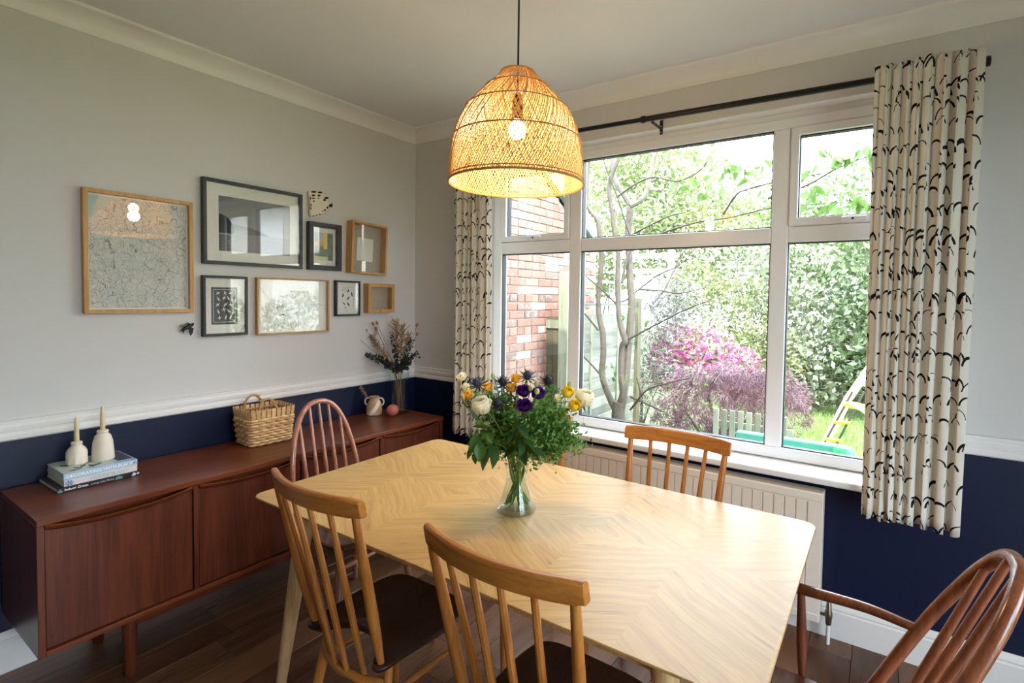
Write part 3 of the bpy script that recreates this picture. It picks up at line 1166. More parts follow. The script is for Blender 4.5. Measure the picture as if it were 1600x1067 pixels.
# ------------------------------------------------------------------ pendant lamp
LXc, LYc, LZr = 1.724, -1.10, 1.892
lamp = thing('pendant_lamp', (LXc, LYc, LZr), 0, 'woven rattan pendant lamp hanging over the table, lit', 'lamp')
prof_z = [0.0, 0.05, 0.10, 0.15, 0.205, 0.25, 0.30, 0.345, 0.375, 0.39]
prof_r = [0.236, 0.236, 0.231, 0.223, 0.207, 0.184, 0.142, 0.098, 0.068, 0.056]


def shade_r(z):
    return float(np.interp(z, prof_z, prof_r))


def strands(n, twist, dr, seed, tr):
    rg = random.Random(seed)
    b = MB()
    H = 0.39
    for i in range(n):
        a0 = 2 * math.pi * i / n + rg.uniform(-0.006, 0.006)
        tw = twist + rg.uniform(-0.03, 0.03)
        pts = []
        for k in range(15):
            t = k / 14
            z = H * t
            # the weave leans most in the lower half and straightens over the shoulder
            a = a0 + tw * (t ** 0.9)
            r = shade_r(z) + dr
            pts.append((r * math.cos(a), r * math.sin(a), z))
        b.tube(pts, [tr] * 11 + [tr * 0.9, tr * 0.75, tr * 0.6, tr * 0.5], 4, caps=False)
    return b


shade = put('shade', MB().lathe([(0.054, 0.386), (0.056, 0.392), (0.030, 0.393), (0.030, 0.388)], 24, caps=False), M_RATTAND, lamp)
put('strands', strands(150, 0.85, 0.0015, 1, 0.0017), M_RATTAN, shade, kind='stuff')
put('strands', strands(140, -0.75, -0.0025, 2, 0.0015), M_RATTAN, shade, kind='stuff')
for z, w in ((0.0, 0.0042), (0.012, 0.002), (0.150, 0.0026), (0.255, 0.0026), (0.330, 0.0026), (0.388, 0.003)):
    r = shade_r(z) + 0.0035
    put('hoop', MB().tube([(r * math.cos(a), r * math.sin(a), z) for a in np.linspace(0, 2 * math.pi, 48, endpoint=False)], w, 6, closed=True), M_RATTAND, shade)
put('cord', MB().tube([(0, 0, 0.33), (0, 0, ZC - LZr - 0.02)], 0.0035, 8), M_BLACKMETAL, lamp)
put('ceiling_rose', MB().lathe([(0.05, ZC - LZr), (0.05, ZC - LZr - 0.012), (0.02, ZC - LZr - 0.028), (0.006, ZC - LZr - 0.03)], 24), M_BLACKMETAL, lamp)
put('socket', MB().lathe([(0.018, 0.225), (0.020, 0.23), (0.020, 0.285), (0.012, 0.31), (0.006, 0.335)], 16), M_BLACKMETAL, lamp)
m_b, bb = new_mat('lit_bulb')
bb.inputs['Emission Color'].default_value = (1.0, 0.84, 0.58, 1)
bb.inputs['Emission Strength'].default_value = 30
put('bulb', MB().ball((0, 0, 0.190), 0.031, 20, (1, 1, 1.05)), m_b, lamp)
bl = bpy.data.lights.new('bulb_light', 'POINT')
bl.energy = 6.8
bl.color = (1.0, 0.74, 0.43)
bl.shadow_soft_size = 0.034
bo = bpy.data.objects.new('bulb_light', bl)
COL.objects.link(bo)
bo.location = (LXc, LYc, LZr + 0.13)

# ------------------------------------------------------------------ pictures on the left wall
def ngon_yz(mb, pts, x0, x1):
    """extrude a (y, z) outline from x0 to x1"""
    n = len(pts)
    vs = [(x0, p[0], p[1]) for p in pts] + [(x1, p[0], p[1]) for p in pts]
    fs = [tuple(range(n - 1, -1, -1)), tuple(range(n, 2 * n))] + [(i, (i + 1) % n, n + (i + 1) % n, n + i) for i in range(n)]
    return mb.add(vs, fs)


def frame_ring(w, h, fw, d, inset=0.0):
    b = MB()
    o = [(-w / 2, 0), (w / 2, 0), (w / 2, h), (-w / 2, h)]
    i = [(-w / 2 + fw, fw), (w / 2 - fw, fw), (w / 2 - fw, h - fw), (-w / 2 + fw, h - fw)]
    vs = [(0, *p) for p in o + i] + [(d, *p) for p in o + i]
    for k in range(4):
        k2 = (k + 1) % 4
        b.f += [(k2, k, 4 + k, 4 + k2), (8 + k, 8 + k2, 12 + k2, 12 + k), (k, k2, 8 + k2, 8 + k), (4 + k2, 4 + k, 12 + k, 12 + k2)]
    b.v = vs
    return b


def picture(label, y0, y1, z0, z1, fw, d, mat, mount=True, gl=True, tilt=0.0, board=None, boardx=0.006):
    w, h = y1 - y0, z1 - z0
    t = thing('picture_frame', (0.0015, (y0 + y1) / 2, z0), 0, label, 'picture', 'framed pictures on the left wall')
    t.rotation_euler = (tilt, 0, 0)
    put('frame', frame_ring(w, h, fw, d), mat, t, bevel=0.0012, seg=1)
    put('mount', MB().box(0.002, boardx, -w / 2 + fw * 0.6, w / 2 - fw * 0.6, fw * 0.6, h - fw * 0.6), board or M_MOUNT, t)
    if gl:
        put('glass', MB().box(d - 0.006, d - 0.0045, -w / 2 + fw * 0.7, w / 2 - fw * 0.7, fw * 0.7, h - fw * 0.7), M_FRAMEGLASS, t, smooth=False)
    return t, w, h


def mat_map():
    m, b = new_mat('road_map_print')
    c = coords('Generated')
    x, y, z = sep(c)
    wn = node('ShaderNodeTexNoise')
    X.nt.links.new(c, wn.inputs['Vector'])
    wn.inputs['Scale'].default_value = 9.0
    wn.inputs['Detail'].default_value = 3.0
    wx, wy, wz = sep(wn.outputs['Color'])
    px_, py_ = y + (wx - 0.5) * 0.17, z + (wy - 0.5) * 0.17
    dens = noise(c, 3.2, 2)

    def net(scale, wd, off):
        v = node('ShaderNodeTexVoronoi')
        v.feature = 'DISTANCE_TO_EDGE'
        X.nt.links.new(comb(px_ * scale + off, py_ * scale, off), v.inputs['Vector'])
        v.inputs['Scale'].default_value = 1.0
        return X(v.outputs['Distance']) < wd
    fine = net(44.0, 0.055, 1.3) * dens.smooth(0.35, 0.6)
    mid = net(26.0, 0.035, 4.1)
    big = net(8.5, 0.014, 7.7)
    land = mixc(noise(c, 6.0, 3).smooth(0.4, 0.7), hx('DEDFD8'), hx('D2DAD2'))
    sea = ((z - y * 0.75 + (wx - 0.5) * 0.3) > 0.78) * (y < 0.62)
    base = mixc(sea, land, hx('B5CFCD'))
    inv = 1.0 - sea
    c1 = mixc(fine * inv * 0.38, base, hx('6E6A66'))
    c2 = mixc(mid * inv * 0.40, c1, hx('8E4F47'))
    c3 = mixc(big * inv * 0.6, c2, hx('3A3A40'))
    edge = ((y - 0.5).abs() > 0.485).max((z - 0.5).abs() > 0.485)
    setc(b, mixc(edge, c3, hx('ECEAE4')))
    b.inputs['Roughness'].default_value = 0.8
    return m


def mat_sea():
    m, b = new_mat('seascape_print')
    c = coords('Generated')
    x, y, z = sep(c)
    mp = comb(y * 2.2, z * 7.0, 0.0)
    n = noise(mp, 1.4, 5, 0.6)
    sky = mixc((z * 0.8 + n * 0.5 - 0.2).clamp(), hx('A9AAA8'), hx('6B7078'))
    seac = mixc(noise(comb(y * 5.0, z * 60.0), 1.0, 3), hx('7C7E84'), hx('A3A19E'))
    hor = z < 0.34
    colr = mixc(hor, sky, seac)
    hill = ((z - 0.34) < (0.17 - X.m('POWER', (y - 0.16).abs(), 2.0) * 0.6 + (n - 0.5) * 0.08).max(0.0)) * (z > 0.34) * (y > 0.1)
    colr = mixc(hill * 0.65, colr, hx('4A5058'))
    rock = (((z - 0.34) < (X.m('SQRT', (1.0 - X.m('POWER', y / 0.2, 2.0)).max(0.0)) * 0.33)) * (z > 0.33) * (y < 0.2))
    colr = mixc(rock, colr, hx('22262E'))
    refl = ((z < 0.30) * (y < (0.05 + noise(comb(y * 2, z * 30), 1.0, 2) * 0.16)))
    colr = mixc(refl * 0.7, colr, hx('3A3D44'))
    setc(b, colr)
    b.inputs['Roughness'].default_value = 0.8
    return m


def mat_abstract():
    m, b = new_mat('collage_print')
    c = coords('Generated')
    x, y, z = sep(c)
    n = noise(c, 5.0, 4)
    colr = mixc(n, hx('4E6659'), hx('8B9B8E'))
    colr = mixc((z > 0.62) * (y < 0.55), colr, hx('B8C0BE'))
    colr = mixc((z > 0.52) * (z < 0.68) * (y < 0.6), colr, hx('D9A57E'))
    colr = mixc(((y - 0.58).abs() < 0.1) * (z > 0.42), colr, hx('E3C13C'))
    colr = mixc((z < 0.14) * (y < 0.7), colr, hx('D8D79A'))
    setc(b, colr)
    b.inputs['Roughness'].default_value = 0.85
    return m


# 1 road map in an oak frame
t, w, h = picture('oak framed road map, the largest square frame, nearest the camera', -1.833, -1.425, 1.392, 1.921, 0.017, 0.028, M_OAKFR)
put('print', MB().box(0.0062, 0.0068, -w / 2 + 0.017, w / 2 - 0.017, 0.017, h - 0.017), mat_map(), t)
# 2 seascape
t, w, h = picture('large black framed grey seascape with wide white mount', -1.382, -0.868, 1.632, 2.056, 0.017, 0.028, M_BLKFR)
put('print', MB().box(0.0062, 0.0068, -w / 2 + w * 0.155, w / 2 - w * 0.125, h * 0.165, h * 0.82), mat_sea(), t)
# 3 white birds on charcoal
t, w, h = picture('small black framed print of white birds on charcoal', -1.385, -1.171, 1.270, 1.575, 0.013, 0.026, M_BLKFR)
pw_, ph_ = w * 0.58, h * 0.62
z0p = h * 0.19
put('print', MB().box(0.0062, 0.0068, -pw_ / 2, pw_ / 2, z0p, z0p + ph_), plain('charcoal_print', hx('4B4A49'), 0.8, 0.1, 200), t)
b = MB()
iw, ih = pw_ * 0.86, ph_ * 0.88
zc_ = z0p + ph_ / 2
for (ya, yb_, za, zb_) in ((-iw / 2, iw / 2, -ih / 2, -ih / 2 + 0.0018), (-iw / 2, iw / 2, ih / 2 - 0.0018, ih / 2),
                           (-iw / 2, -iw / 2 + 0.0018, -ih / 2, ih / 2), (iw / 2 - 0.0018, iw / 2, -ih / 2, ih / 2)):
    b.box(0.0068, 0.0071, ya, yb_, zc_ + za, zc_ + zb_)
put('border_line', b, M_WHITEINK, t)
FLY = [(-1.0, 0.62), (-0.25, 0.10), (-0.95, -0.75), (0.0, -0.22), (0.45, -0.85), (0.30, -0.10), (0.98, 0.55), (0.12, 0.22), (-0.15, 0.55), (-0.25, 0.2)]
STD = [(-0.15, 1.0), (0.05, 0.95), (0.08, 0.55), (0.38, 0.25), (0.42, -0.25), (0.62, -0.95), (0.2, -0.5), (0.05, -1.0), (-0.02, -0.5), (-0.25, 0.0), (-0.12, 0.5), (-0.12, 0.85), (-0.35, 0.78)]
spots = [(-.62, .80, 0, 0), (0.05, .80, 0, 1.5), (.62, .80, 0, 3), (-.62, .42, 1, .3), (-.05, .50, 0, .5), (.35, .47, 1, .3), (.72, .44, 1, -.4),
         (-.68, .08, 0, 0.2), (.08, .10, 1, -1), (.62, .07, 0, 2.8), (-.64, -.36, 1, .2), (-.08, -.22, 0, 1.3), (.40, -.34, 1, .6), (.78, -.42, 1, -.5),
         (-.5, -.74, 0, 1.1), (.10, -.70, 1, -.5), (.58, -.70, 1, -.6)]
bird_me = {}
for k, P_ in enumerate((FLY, STD)):
    bird_me[k] = ngon_yz(MB(), [(p[0] * 0.0135, p[1] * 0.0135) for p in P_], 0, 0.0004).mesh('printed_bird', False)
    bird_me[k].materials.append(M_WHITEINK)
for a, c_, k, rr in spots:
    put('printed_bird', bird_me[k], None, t, loc=(0.0069, a * iw / 2 * 0.9, zc_ + c_ * ih / 2 * 0.98), rot=(rr, 0, 0))
# 4 ink landscape
t, w, h = picture('thin pale oak framed ink drawing of a river bank, landscape format', -1.124, -0.697, 1.264, 1.575, 0.009, 0.026, M_OAKFR)
rg = random.Random(3)


def strokes(name, segs, mat, t):
    b = MB()
    for y0_, z0_, y1_, z1_, wd in segs:
        d = Vector((0, y1_ - y0_, z1_ - z0_))
        if d.length < 1e-5:
            continue
        nn = Vector((1, 0, 0)).cross(d).normalized() * wd / 2
        a_, c_ = Vector((0.0062, y0_, z0_)), Vector((0.0062, y1_, z1_))
        b.add([a_ - nn, a_ + nn, c_ + nn * 0.4, c_ - nn * 0.4], [(0, 1, 2, 3)])
    return put(name, b, mat, t)


segs = []
for i in range(46):
    y_ = rg.uniform(-0.12, 0.05)
    z_ = rg.uniform(0.03, 0.06)
    segs.append((y_, z_, y_ + rg.uniform(-0.006, 0.006), z_ + rg.uniform(0.015, 0.04), 0.0017))
segs += [(-0.19, 0.26, -0.115, 0.155, 0.0022), (-0.13, 0.20, -0.11, 0.15, 0.0016), (-0.06, 0.21, -0.11, 0.16, 0.0014), (-0.03, 0.20, -0.09, 0.165, 0.0012)]
put_segs = []
for cx_, cz_, sx_, sz_, n__ in ((-0.075, 0.155, 0.018, 0.014, 40), (-0.06, 0.105, 0.024, 0.007, 44), (-0.155, 0.11, 0.012, 0.015, 26), (-0.10, 0.15, 0.012, 0.010, 14), (0.02, 0.115, 0.05, 0.006, 16), (-0.02, 0.135, 0.03, 0.004, 20)):
    for i in range(n__):
        y_, z_ = rg.gauss(cx_, sx_ * 0.6), rg.gauss(cz_, sz_ * 0.6)
        put_segs.append((y_, z_, y_ + rg.uniform(-0.006, 0.006), z_ + rg.uniform(-0.004, 0.004), 0.0036))
put_segs += [(-0.06, 0.128, 0.02, 0.138, 0.0016), (-0.17, 0.09, -0.13, 0.092, 0.0014), (-0.08, 0.155, -0.078, 0.125, 0.0025), (0.11, 0.16, 0.15, 0.166, 0.0013), (0.15, 0.166, 0.19, 0.155, 0.0016)]
strokes('ink_drawing', put_segs, M_BLACKINK, t)
strokes('reed_drawing', segs, M_GREYINK, t)
# 5 small collage
t, w, h = picture('small thick black frame with a green and yellow print, below the wing ornament', -0.831, -0.617, 1.633, 1.912, 0.028, 0.032, M_BLKFR)
put('print', MB().box(0.0062, 0.0068, -w * 0.27, w * 0.29, h * 0.21, h * 0.80), mat_abstract(), t)
# 6 deep oak box frame with a white card
t, w, h = picture('deep oak box frame holding a blank white card, tilted slightly', -0.572, -0.302, 1.622, 1.948, 0.014, 0.060, M_OAKFR, board=M_LINEN, tilt=R(-2.0))
put('card', MB().box(0.0075, 0.0085, -0.064, 0.058, 0.085, 0.232), M_MOUNT, t, rot=(R(-1), 0, 0))
# 7 leaf print
t, w, h = picture('tiny black framed print of grey leaves', -0.653, -0.478, 1.356, 1.576, 0.011, 0.026, M_BLKFR)
LEAF = [(0, -1), (0.28, -0.5), (0.36, 0.0), (0.25, 0.5), (0, 1), (-0.25, 0.5), (-0.36, 0.0), (-0.28, -0.5)]
leaf_me = ngon_yz(MB(), [(p[0] * 0.016, p[1] * 0.016) for p in LEAF], 0, 0.0004).mesh('printed_leaf', False)
leaf_me.materials.append(M_GREYINK)
for (a, c_, rr, s_) in ((-.30, .62, -.3, 1), (.12, .78, -.5, .9), (.12, .52, -.7, 1.0), (.42, .66, .2, 1.1), (-.22, .33, .8, .8), (.14, .30, .6, 1.1), (-.12, .18, .2, .6)):
    o = put('printed_leaf', leaf_me, None, t, loc=(0.0062, a * w / 2, 0.02 + c_ * (h - 0.045)), rot=(rr, 0, 0))
    o.scale = (1, s_, s_)
b = MB().box(0.0062, 0.0065, w * 0.28, w * 0.286, 0.045, h - 0.04).box(0.0062, 0.0065, -w * 0.18, w * 0.28, h - 0.042, h - 0.0405)
for k in range(3):
    b.box(0.0062, 0.0065, -w * 0.2, w * 0.1, h - 0.052 - k * 0.007, h - 0.0508 - k * 0.007)
put('printed_lines', b, M_GREYINK, t)
# 8 small oak box frame with shells
t, w, h = picture('small square oak box frame with four tiny shells on linen', -0.438, -0.226, 1.373, 1.564, 0.024, 0.052, M_OAKFR, board=M_LINEN)
M_SHELL = plain('pink_shell', hx('E8CFC6'), 0.4, 0.1, 80)
for k in range(4):
    put('shell', MB().ball((0.009, 0, 0), 0.0055 if k == 1 else 0.0042, 10, (0.7, 1, 0.9)), M_SHELL, t, loc=(0, -0.047 + k * 0.031, h * 0.5 + (0.002 if k % 2 else -0.002)))

# wing shaped ceramic ornament
OUT = [(90, 65), (140, 60), (185, 62), (260, 68), (268, 118), (300, 125), (345, 150), (328, 198), (360, 208), (385, 232), (376, 265), (300, 320), (230, 350), (130, 378), (106, 330), (112, 200), (95, 110)]


def wallpt(cx_, cy_, ox, oy, sc, x=0.02):
    p = at_x(ox + cx_ / sc, oy + cy_ / sc, x)
    return (p.y, p.z)


wing = thing('wing_ornament', (0.0015, -0.75, 2.02), 0, 'white ceramic wing ornament with black spots above the small black frame', 'ornament')
pts = [wallpt(a, c_, 470, 290, 7.627) for a, c_ in OUT]
put('body', ngon_yz(MB(), [(p[0] + 0.75, p[1] - 2.02) for p in pts], 0.0, 0.020), M_CREAMCER, wing, bevel=0.005)
spot_list = [(155, 75, 26, 9), (230, 82, 24, 9), (150, 115, 17, 9), (218, 118, 16, 9), (152, 150, 15, 7), (155, 185, 11, 6), (305, 148, 24, 10), (285, 172, 16, 9), (365, 235, 12, 18), (345, 240, 10, 14), (318, 262, 11, 11), (288, 292, 10, 9), (262, 305, 6, 7),
             (118, 150, 5, 14), (124, 230, 5, 12), (122, 270, 5, 12), (150, 360, 10, 6), (185, 352, 10, 5), (225, 342, 10, 5), (212, 150, 9, 5)]
for a, c_, rx, ry in spot_list:
    rx, ry = rx * 1.25, ry * 1.35
    q = [wallpt(a + rx * math.cos(k * math.pi / 5), c_ + ry * math.sin(k * math.pi / 5), 470, 290, 7.627, 0.022) for k in range(10)]
    put('spot', ngon_yz(MB(), [(p[0] + 0.75, p[1] - 2.02) for p in reversed(q)], 0.0185, 0.0208), M_BLACKINK, wing)

# black swallow
sw = thing('swallow_ornament', (0.0015, -1.455, 1.318), 0, 'small black swallow ornament flying on the wall below the road map', 'ornament')
M_BLKCER = plain('black_ceramic', (0.012, 0.012, 0.014), 0.25, 0.1)
put('body', MB().tube([(0.012, 0.034, 0.020), (0.016, 0.028, 0.016), (0.018, 0.015, 0.008), (0.018, -0.004, -0.002), (0.014, -0.018, -0.010)], [0.002, 0.007, 0.010, 0.009, 0.003], 12), M_BLKCER, sw)
put('wing', ngon_yz(MB(), [(0.022, 0.012), (0.006, 0.026), (-0.036, 0.006), (-0.002, 0.004)], 0.014, 0.019).xf(Matrix.Rotation(R(14), 4, 'Z')), M_BLKCER, sw, bevel=0.0015)
put('wing', ngon_yz(MB(), [(0.006, 0.004), (0.030, -0.002), (0.026, -0.026), (0.016, -0.040), (0.011, -0.022)], 0.018, 0.023), M_BLKCER, sw, bevel=0.0015)
put('tail', ngon_yz(MB(), [(-0.008, -0.004), (-0.026, -0.016), (-0.014, -0.014), (-0.012, -0.028), (-0.006, -0.012)], 0.012, 0.016), M_BLKCER, sw, bevel=0.001)

# ------------------------------------------------------------------ on the sideboard
ST = SBZ1


def book(name, label, x0, x1, y0, y1, z0, th, covc, rot, texts, pages=True):
    w, d = y1 - y0, x1 - x0
    t = thing(name, ((x0 + x1) / 2, (y0 + y1) / 2, z0), rot, label, 'book', 'stacked books on the sideboard')
    mc = plain(name + '_cover', covc, 0.35, 0.02, 40)
    cv = MB().box(-d / 2, d / 2, -w / 2, w / 2, 0, 0.0022).box(-d / 2, d / 2, -w / 2, w / 2, th - 0.0022, th).box(d / 2 - 0.0022, d / 2, -w / 2, w / 2, 0.0022, th - 0.0022)
    c = put('cover', cv, mc, t, bevel=0.0006, seg=1)
    put('pages', MB().box(-d / 2 + 0.003, d / 2 - 0.0025, -w / 2 + 0.003, w / 2 - 0.003, 0.0023, th - 0.0023), M_PAGE, t)
    for s, size, yy, zz, colr, bold in texts:
        cu = bpy.data.curves.new('spine_lettering', 'FONT')
        cu.body, cu.size = s, size
        cu.extrude = 0.0001
        cu.offset = bold
        cu.resolution_u = 3
        tmp = bpy.data.objects.new('lettering', cu)
        me = bpy.data.meshes.new_from_object(tmp)
        me.name = 'spine_lettering'
        bpy.data.objects.remove(tmp)
        me.materials.clear()
        o = put('spine_lettering', me, plain('lettering_ink', colr, 0.5, 0.01), t)
        o.location = (d / 2 + 0.0002, -w / 2 + yy, zz)
        o.rotation_euler = (R(90), 0, R(90))
    return t, w, d


t, w, d = book('book', 'black book at the bottom of the stack, white lettering on its spine', 0.018, 0.244, -1.980, -1.722, ST, 0.019, (0.014, 0.016, 0.022), R(1.0),
               [('Indoor Green', 0.0125, 0.020, 0.0058, (0.8, 0.8, 0.78), 0.0003), ('Living with Plants', 0.0105, 0.098, 0.0058, (0.6, 0.6, 0.6), 0.0)])
M_TEALP = plain('teal_print', hx('6E9AA0'), 0.5, 0.3, 60)
M_PALEP = plain('pale_print', hx('D5D3D0'), 0.5, 0.1, 60)
for ya, yb_, zz in ((-0.129, -0.117, 0.006), (0.045, 0.068, 0.010), (0.10, 0.112, 0.011)):
    put('spine_picture', ngon_yz(MB(), [(ya, 0.003), (yb_, 0.002), (yb_ + 0.004, zz), ((ya + yb_) / 2, 0.0165), (ya + 0.004, 0.012)], d / 2, d / 2 + 0.0003), M_TEALP if ya < 0.08 else M_PALEP, t)
put('spine_emblem', ngon_yz(MB(), [(0.117, 0.009), (0.122, 0.004), (0.127, 0.009), (0.122, 0.015)], d / 2, d / 2 + 0.0003), M_PALEP, t)
t, w, d = book('book', 'pinkish white book in the middle of the stack', 0.030, 0.236, -1.958, -1.728, ST + 0.019, 0.024, hx('DCD0D2'), R(0.5),
               [('HOUSE PLANT', 0.0185, 0.078, 0.0045, hx('A9C3BB'), 0.0004), ('PRACTICAL', 0.0075, 0.085, 0.0165, hx('B9C9C6'), 0.0)])
b = MB()
for a in range(7):
    an = a * 2 * math.pi / 7
    ngon_yz(b, [(-0.100, 0.011), (-0.100 + 0.012 * math.cos(an - 0.3), 0.011 + 0.009 * math.sin(an - 0.3)), (-0.100 + 0.015 * math.cos(an), 0.011 + 0.0105 * math.sin(an)), (-0.100 + 0.012 * math.cos(an + 0.3), 0.011 + 0.009 * math.sin(an + 0.3))], d / 2, d / 2 + 0.0003)
put('spine_picture', b, plain('blue_print', hx('3F7FB5'), 0.5, 0.3, 80), t)
t, w, d = book('book', 'pale blue book on top of the stack under the candle holders', 0.024, 0.234, -1.957, -1.726, ST + 0.043, 0.024, hx('A9C3DA'), 0,
               [('DECORATING WITH PLANTS', 0.0165, 0.008, 0.0062, (0.85, 0.88, 0.9), 0.0004), ('II', 0.012, 0.198, 0.007, (0.05, 0.05, 0.07), 0.0)])
put('spine_emblem', ngon_yz(MB(), [(0.100, 0.012), (0.108, 0.006), (0.108, 0.018)], d / 2, d / 2 + 0.0003), M_BLACKINK, t)
put('cover_picture', MB().box(-d / 2 + 0.012, d / 2 - 0.035, w / 2 - 0.055, w / 2 - 0.006, 0.024, 0.0244), plain('photo_print', hx('5C5A72'), 0.4, 0.5, 30), t)
put('cover_paper', MB().box(-d / 2 + 0.001, d / 2 - 0.004, -w / 2 + 0.002, w / 2 - 0.07, 0.0240, 0.0242), plain('pale_cover_print', hx('C2CFCB'), 0.35, 0.03, 40), t)
M_LEAFP = plain('green_print', hx('37463A'), 0.5, 0.3, 90)
for (a, c_, rr) in ((0.05, -0.06, 0.5), (0.075, -0.075, 1.6), (0.035, -0.04, 2.6), (-0.02, -0.085, 0.4), (0.0, -0.03, 1.2), (0.055, 0.0, 2.2), (0.06, -0.02, 0.1), (-0.05, -0.02, 1.9)):
    pl = [(0.022 * p[1], 0.022 * p[0]) for p in LEAF]
    pl = [(a + x * math.cos(rr) - y * math.sin(rr), c_ + x * math.sin(rr) + y * math.cos(rr)) for x, y in pl]
    put('cover_leaf', MB().prism(pl, 0.0241, 0.0245), M_LEAFP, t)

# candle holders on the books
ZB = ST + 0.067
for nm, lab, p, prof, fac, cz in (
        ('candle_holder', 'squat faceted cream candle holder on the books, with a short taper candle', (0.112, -1.886), [(0.031, 0), (0.0345, 0.004), (0.034, 0.050), (0.030, 0.060), (0.019, 0.073), (0.0165, 0.078), (0.0185, 0.080), (0.0185, 0.088), (0.0165, 0.090)], 9, 0.088),
        ('candle_holder', 'tall domed cream candle holder on the books, taller of the two', (0.122, -1.806), [(0.036, 0), (0.038, 0.003), (0.036, 0.04), (0.033, 0.075), (0.026, 0.100), (0.017, 0.110), (0.0165, 0.112), (0.0195, 0.114), (0.0195, 0.121), (0.017, 0.123)], 20, 0.121)):
    t = thing(nm, (p[0], p[1], ZB), 0.3, lab, 'candle holder', 'cream candle holders')
    put('body', MB().lathe(prof, fac), M_CREAMCER, t, bevel=0.001)
    k = tag(put('candle', MB().lathe([(0.0085, 0), (0.0082, 0.03), (0.0068, 0.07), (0.0045, 0.094), (0.0015, 0.100)], 14), M_WAX),
            'slim cream taper candle in the ' + ('squat' if fac == 9 else 'tall domed') + ' candle holder', 'candle', 'taper candles')
    k.location = (p[0], p[1], ZB + cz + 0.0025)

# basket
bk = thing('woven_basket', (0.153, -1.157, ST), R(-4), 'rectangular woven splint basket with rope handles on the sideboard', 'basket')
bx_, by_, bh = 0.082, 0.100, 0.172


def per(t, z, off):
    """point on the rounded rectangular wall; t in 0..1 around, off outward"""
    fl = 1.0 + 0.16 * (z / bh)
    a, c_, r = bx_ * fl, by_ * fl, 0.02
    segs_ = [(2 * (a - r)), math.pi * r / 2, 2 * (c_ - r), math.pi * r / 2] * 2
    L = sum(segs_)
    s = (t % 1.0) * L
    # start at (-a+r, -c) heading +x
    P = [(-a + r, -c_, 1, 0), None, (a, -c_ + r, 0, 1), None, (a - r, c_, -1, 0), None, (-a, c_ - r, 0, -1), None]
    C_ = {1: (a - r, -c_ + r, -90), 3: (a - r, c_ - r, 0), 5: (-a + r, c_ - r, 90), 7: (-a + r, -c_ + r, 180)}
    for k, ln in enumerate(segs_):
        if s <= ln or k == 7:
            if P[k]:
                x, y, dx, dy = P[k]
                return Vector((x + dx * s + dy * off, y + dy * s - dx * off, z)), Vector((dy, -dx, 0))
            cx_, cy_, a0 = C_[k]
            an = R(a0) + s / r
            n_ = Vector((math.cos(an), math.sin(an), 0))
            return Vector((cx_, cy_, z)) + n_ * (r + off), n_
        s -= ln


NS = 33
M_SPL2 = wood('darker_splint', hx('A67848'), hx('CFA574'), 'y', 0.5, 30, 6, tint=0.3)
for i in range(NS):
    t0 = (i + 0.5) / NS
    b = MB()
    for j in range(7):
        z = 0.004 + (bh + 0.012 - 0.004) * j / 6
        hw = 0.0128
        pa, na = per(t0 - hw * 0.9, z, 0.0015 if j else -0.004)
        pb, nb = per(t0 + hw * 0.9, z, 0.0015 if j else -0.004)
        b.v += [pa, pb, pb - nb * 0.003, pa - na * 0.003]
    for j in range(6):
        b.f += [(j * 4 + q, j * 4 + (q + 1) % 4, (j + 1) * 4 + (q + 1) % 4, (j + 1) * 4 + q) for q in range(4)]
    b.f += [(3, 2, 1, 0), (24, 25, 26, 27)]
    put('stake', b, M_BASKET, bk)
for rw in range(10):
    z = 0.009 + rw * 0.0138
    pts = []
    for q in range(NS * 4):
        tt = q / (NS * 4)
        ph = math.cos(math.pi * (tt * NS - 0.5 + rw))
        p, n_ = per(tt, z, 0.0045 * ph)
        pts.append(p)
    put('weaver', MB().tube(pts, 0.0064, 6, closed=True, flat=None).xf(Matrix.Identity(4)), M_BASKET if rw % 2 else M_SPL2, bk)
rp = [per(q / 96, bh - 0.012, -0.006)[0] for q in range(96)]
put('rim_band', MB().tube(rp, 0.006, 6, closed=True), M_SPL2, bk)
b0 = MB().box(-bx_ + 0.006, bx_ - 0.006, -by_ + 0.006, by_ - 0.006, 0.002, 0.007)
put('base', b0, M_SPL2, bk)
M_ROPE = plain('paper_rope', hx('C39B66'), 0.7, 0.15, 120)
for sx_ in (1, -1):
    xx = sx_ * bx_ * 1.15
    for q in (0, 1):
        pts = []
        for k in range(41):
            a = math.pi * k / 40
            c0 = Vector((xx - sx_ * 0.006 - sx_ * 0.012 * math.sin(a), -0.044 * math.cos(a) - 0.02, bh - 0.02 + 0.082 * math.sin(a) ** 0.8))
            tw = k * 0.62 + q * math.pi
            pts.append(c0 + Vector((math.cos(tw) * 0.0042, math.sin(tw) * 0.0042 * math.sin(a), math.sin(tw) * 0.0042 * abs(math.cos(a)))))
        put('handle', MB().tube(pts, 0.0045, 6), M_ROPE, bk)

# two handled jug with a dried stem, pink ball, tall vase with dried flowers
jp = at_z(588, 650, ST)
jx, jy = jp.x - 0.045, jp.y + 0.02


def mat_jug():
    m, b = new_mat('two_tone_glaze')
    c = coords('Object')
    x, y, z = sep(c)
    band = ((y * 0.9 + x * 0.3 - (z - 0.06) * 0.75).abs() < 0.014)
    n = noise(c, 25.0, 3)
    setc(b, mixc(band, mixc(n, hx('AF8C63'), hx('CDB08A')), hx('E9E1D4')))
    b.inputs['Roughness'].default_value = 0.55
    return m


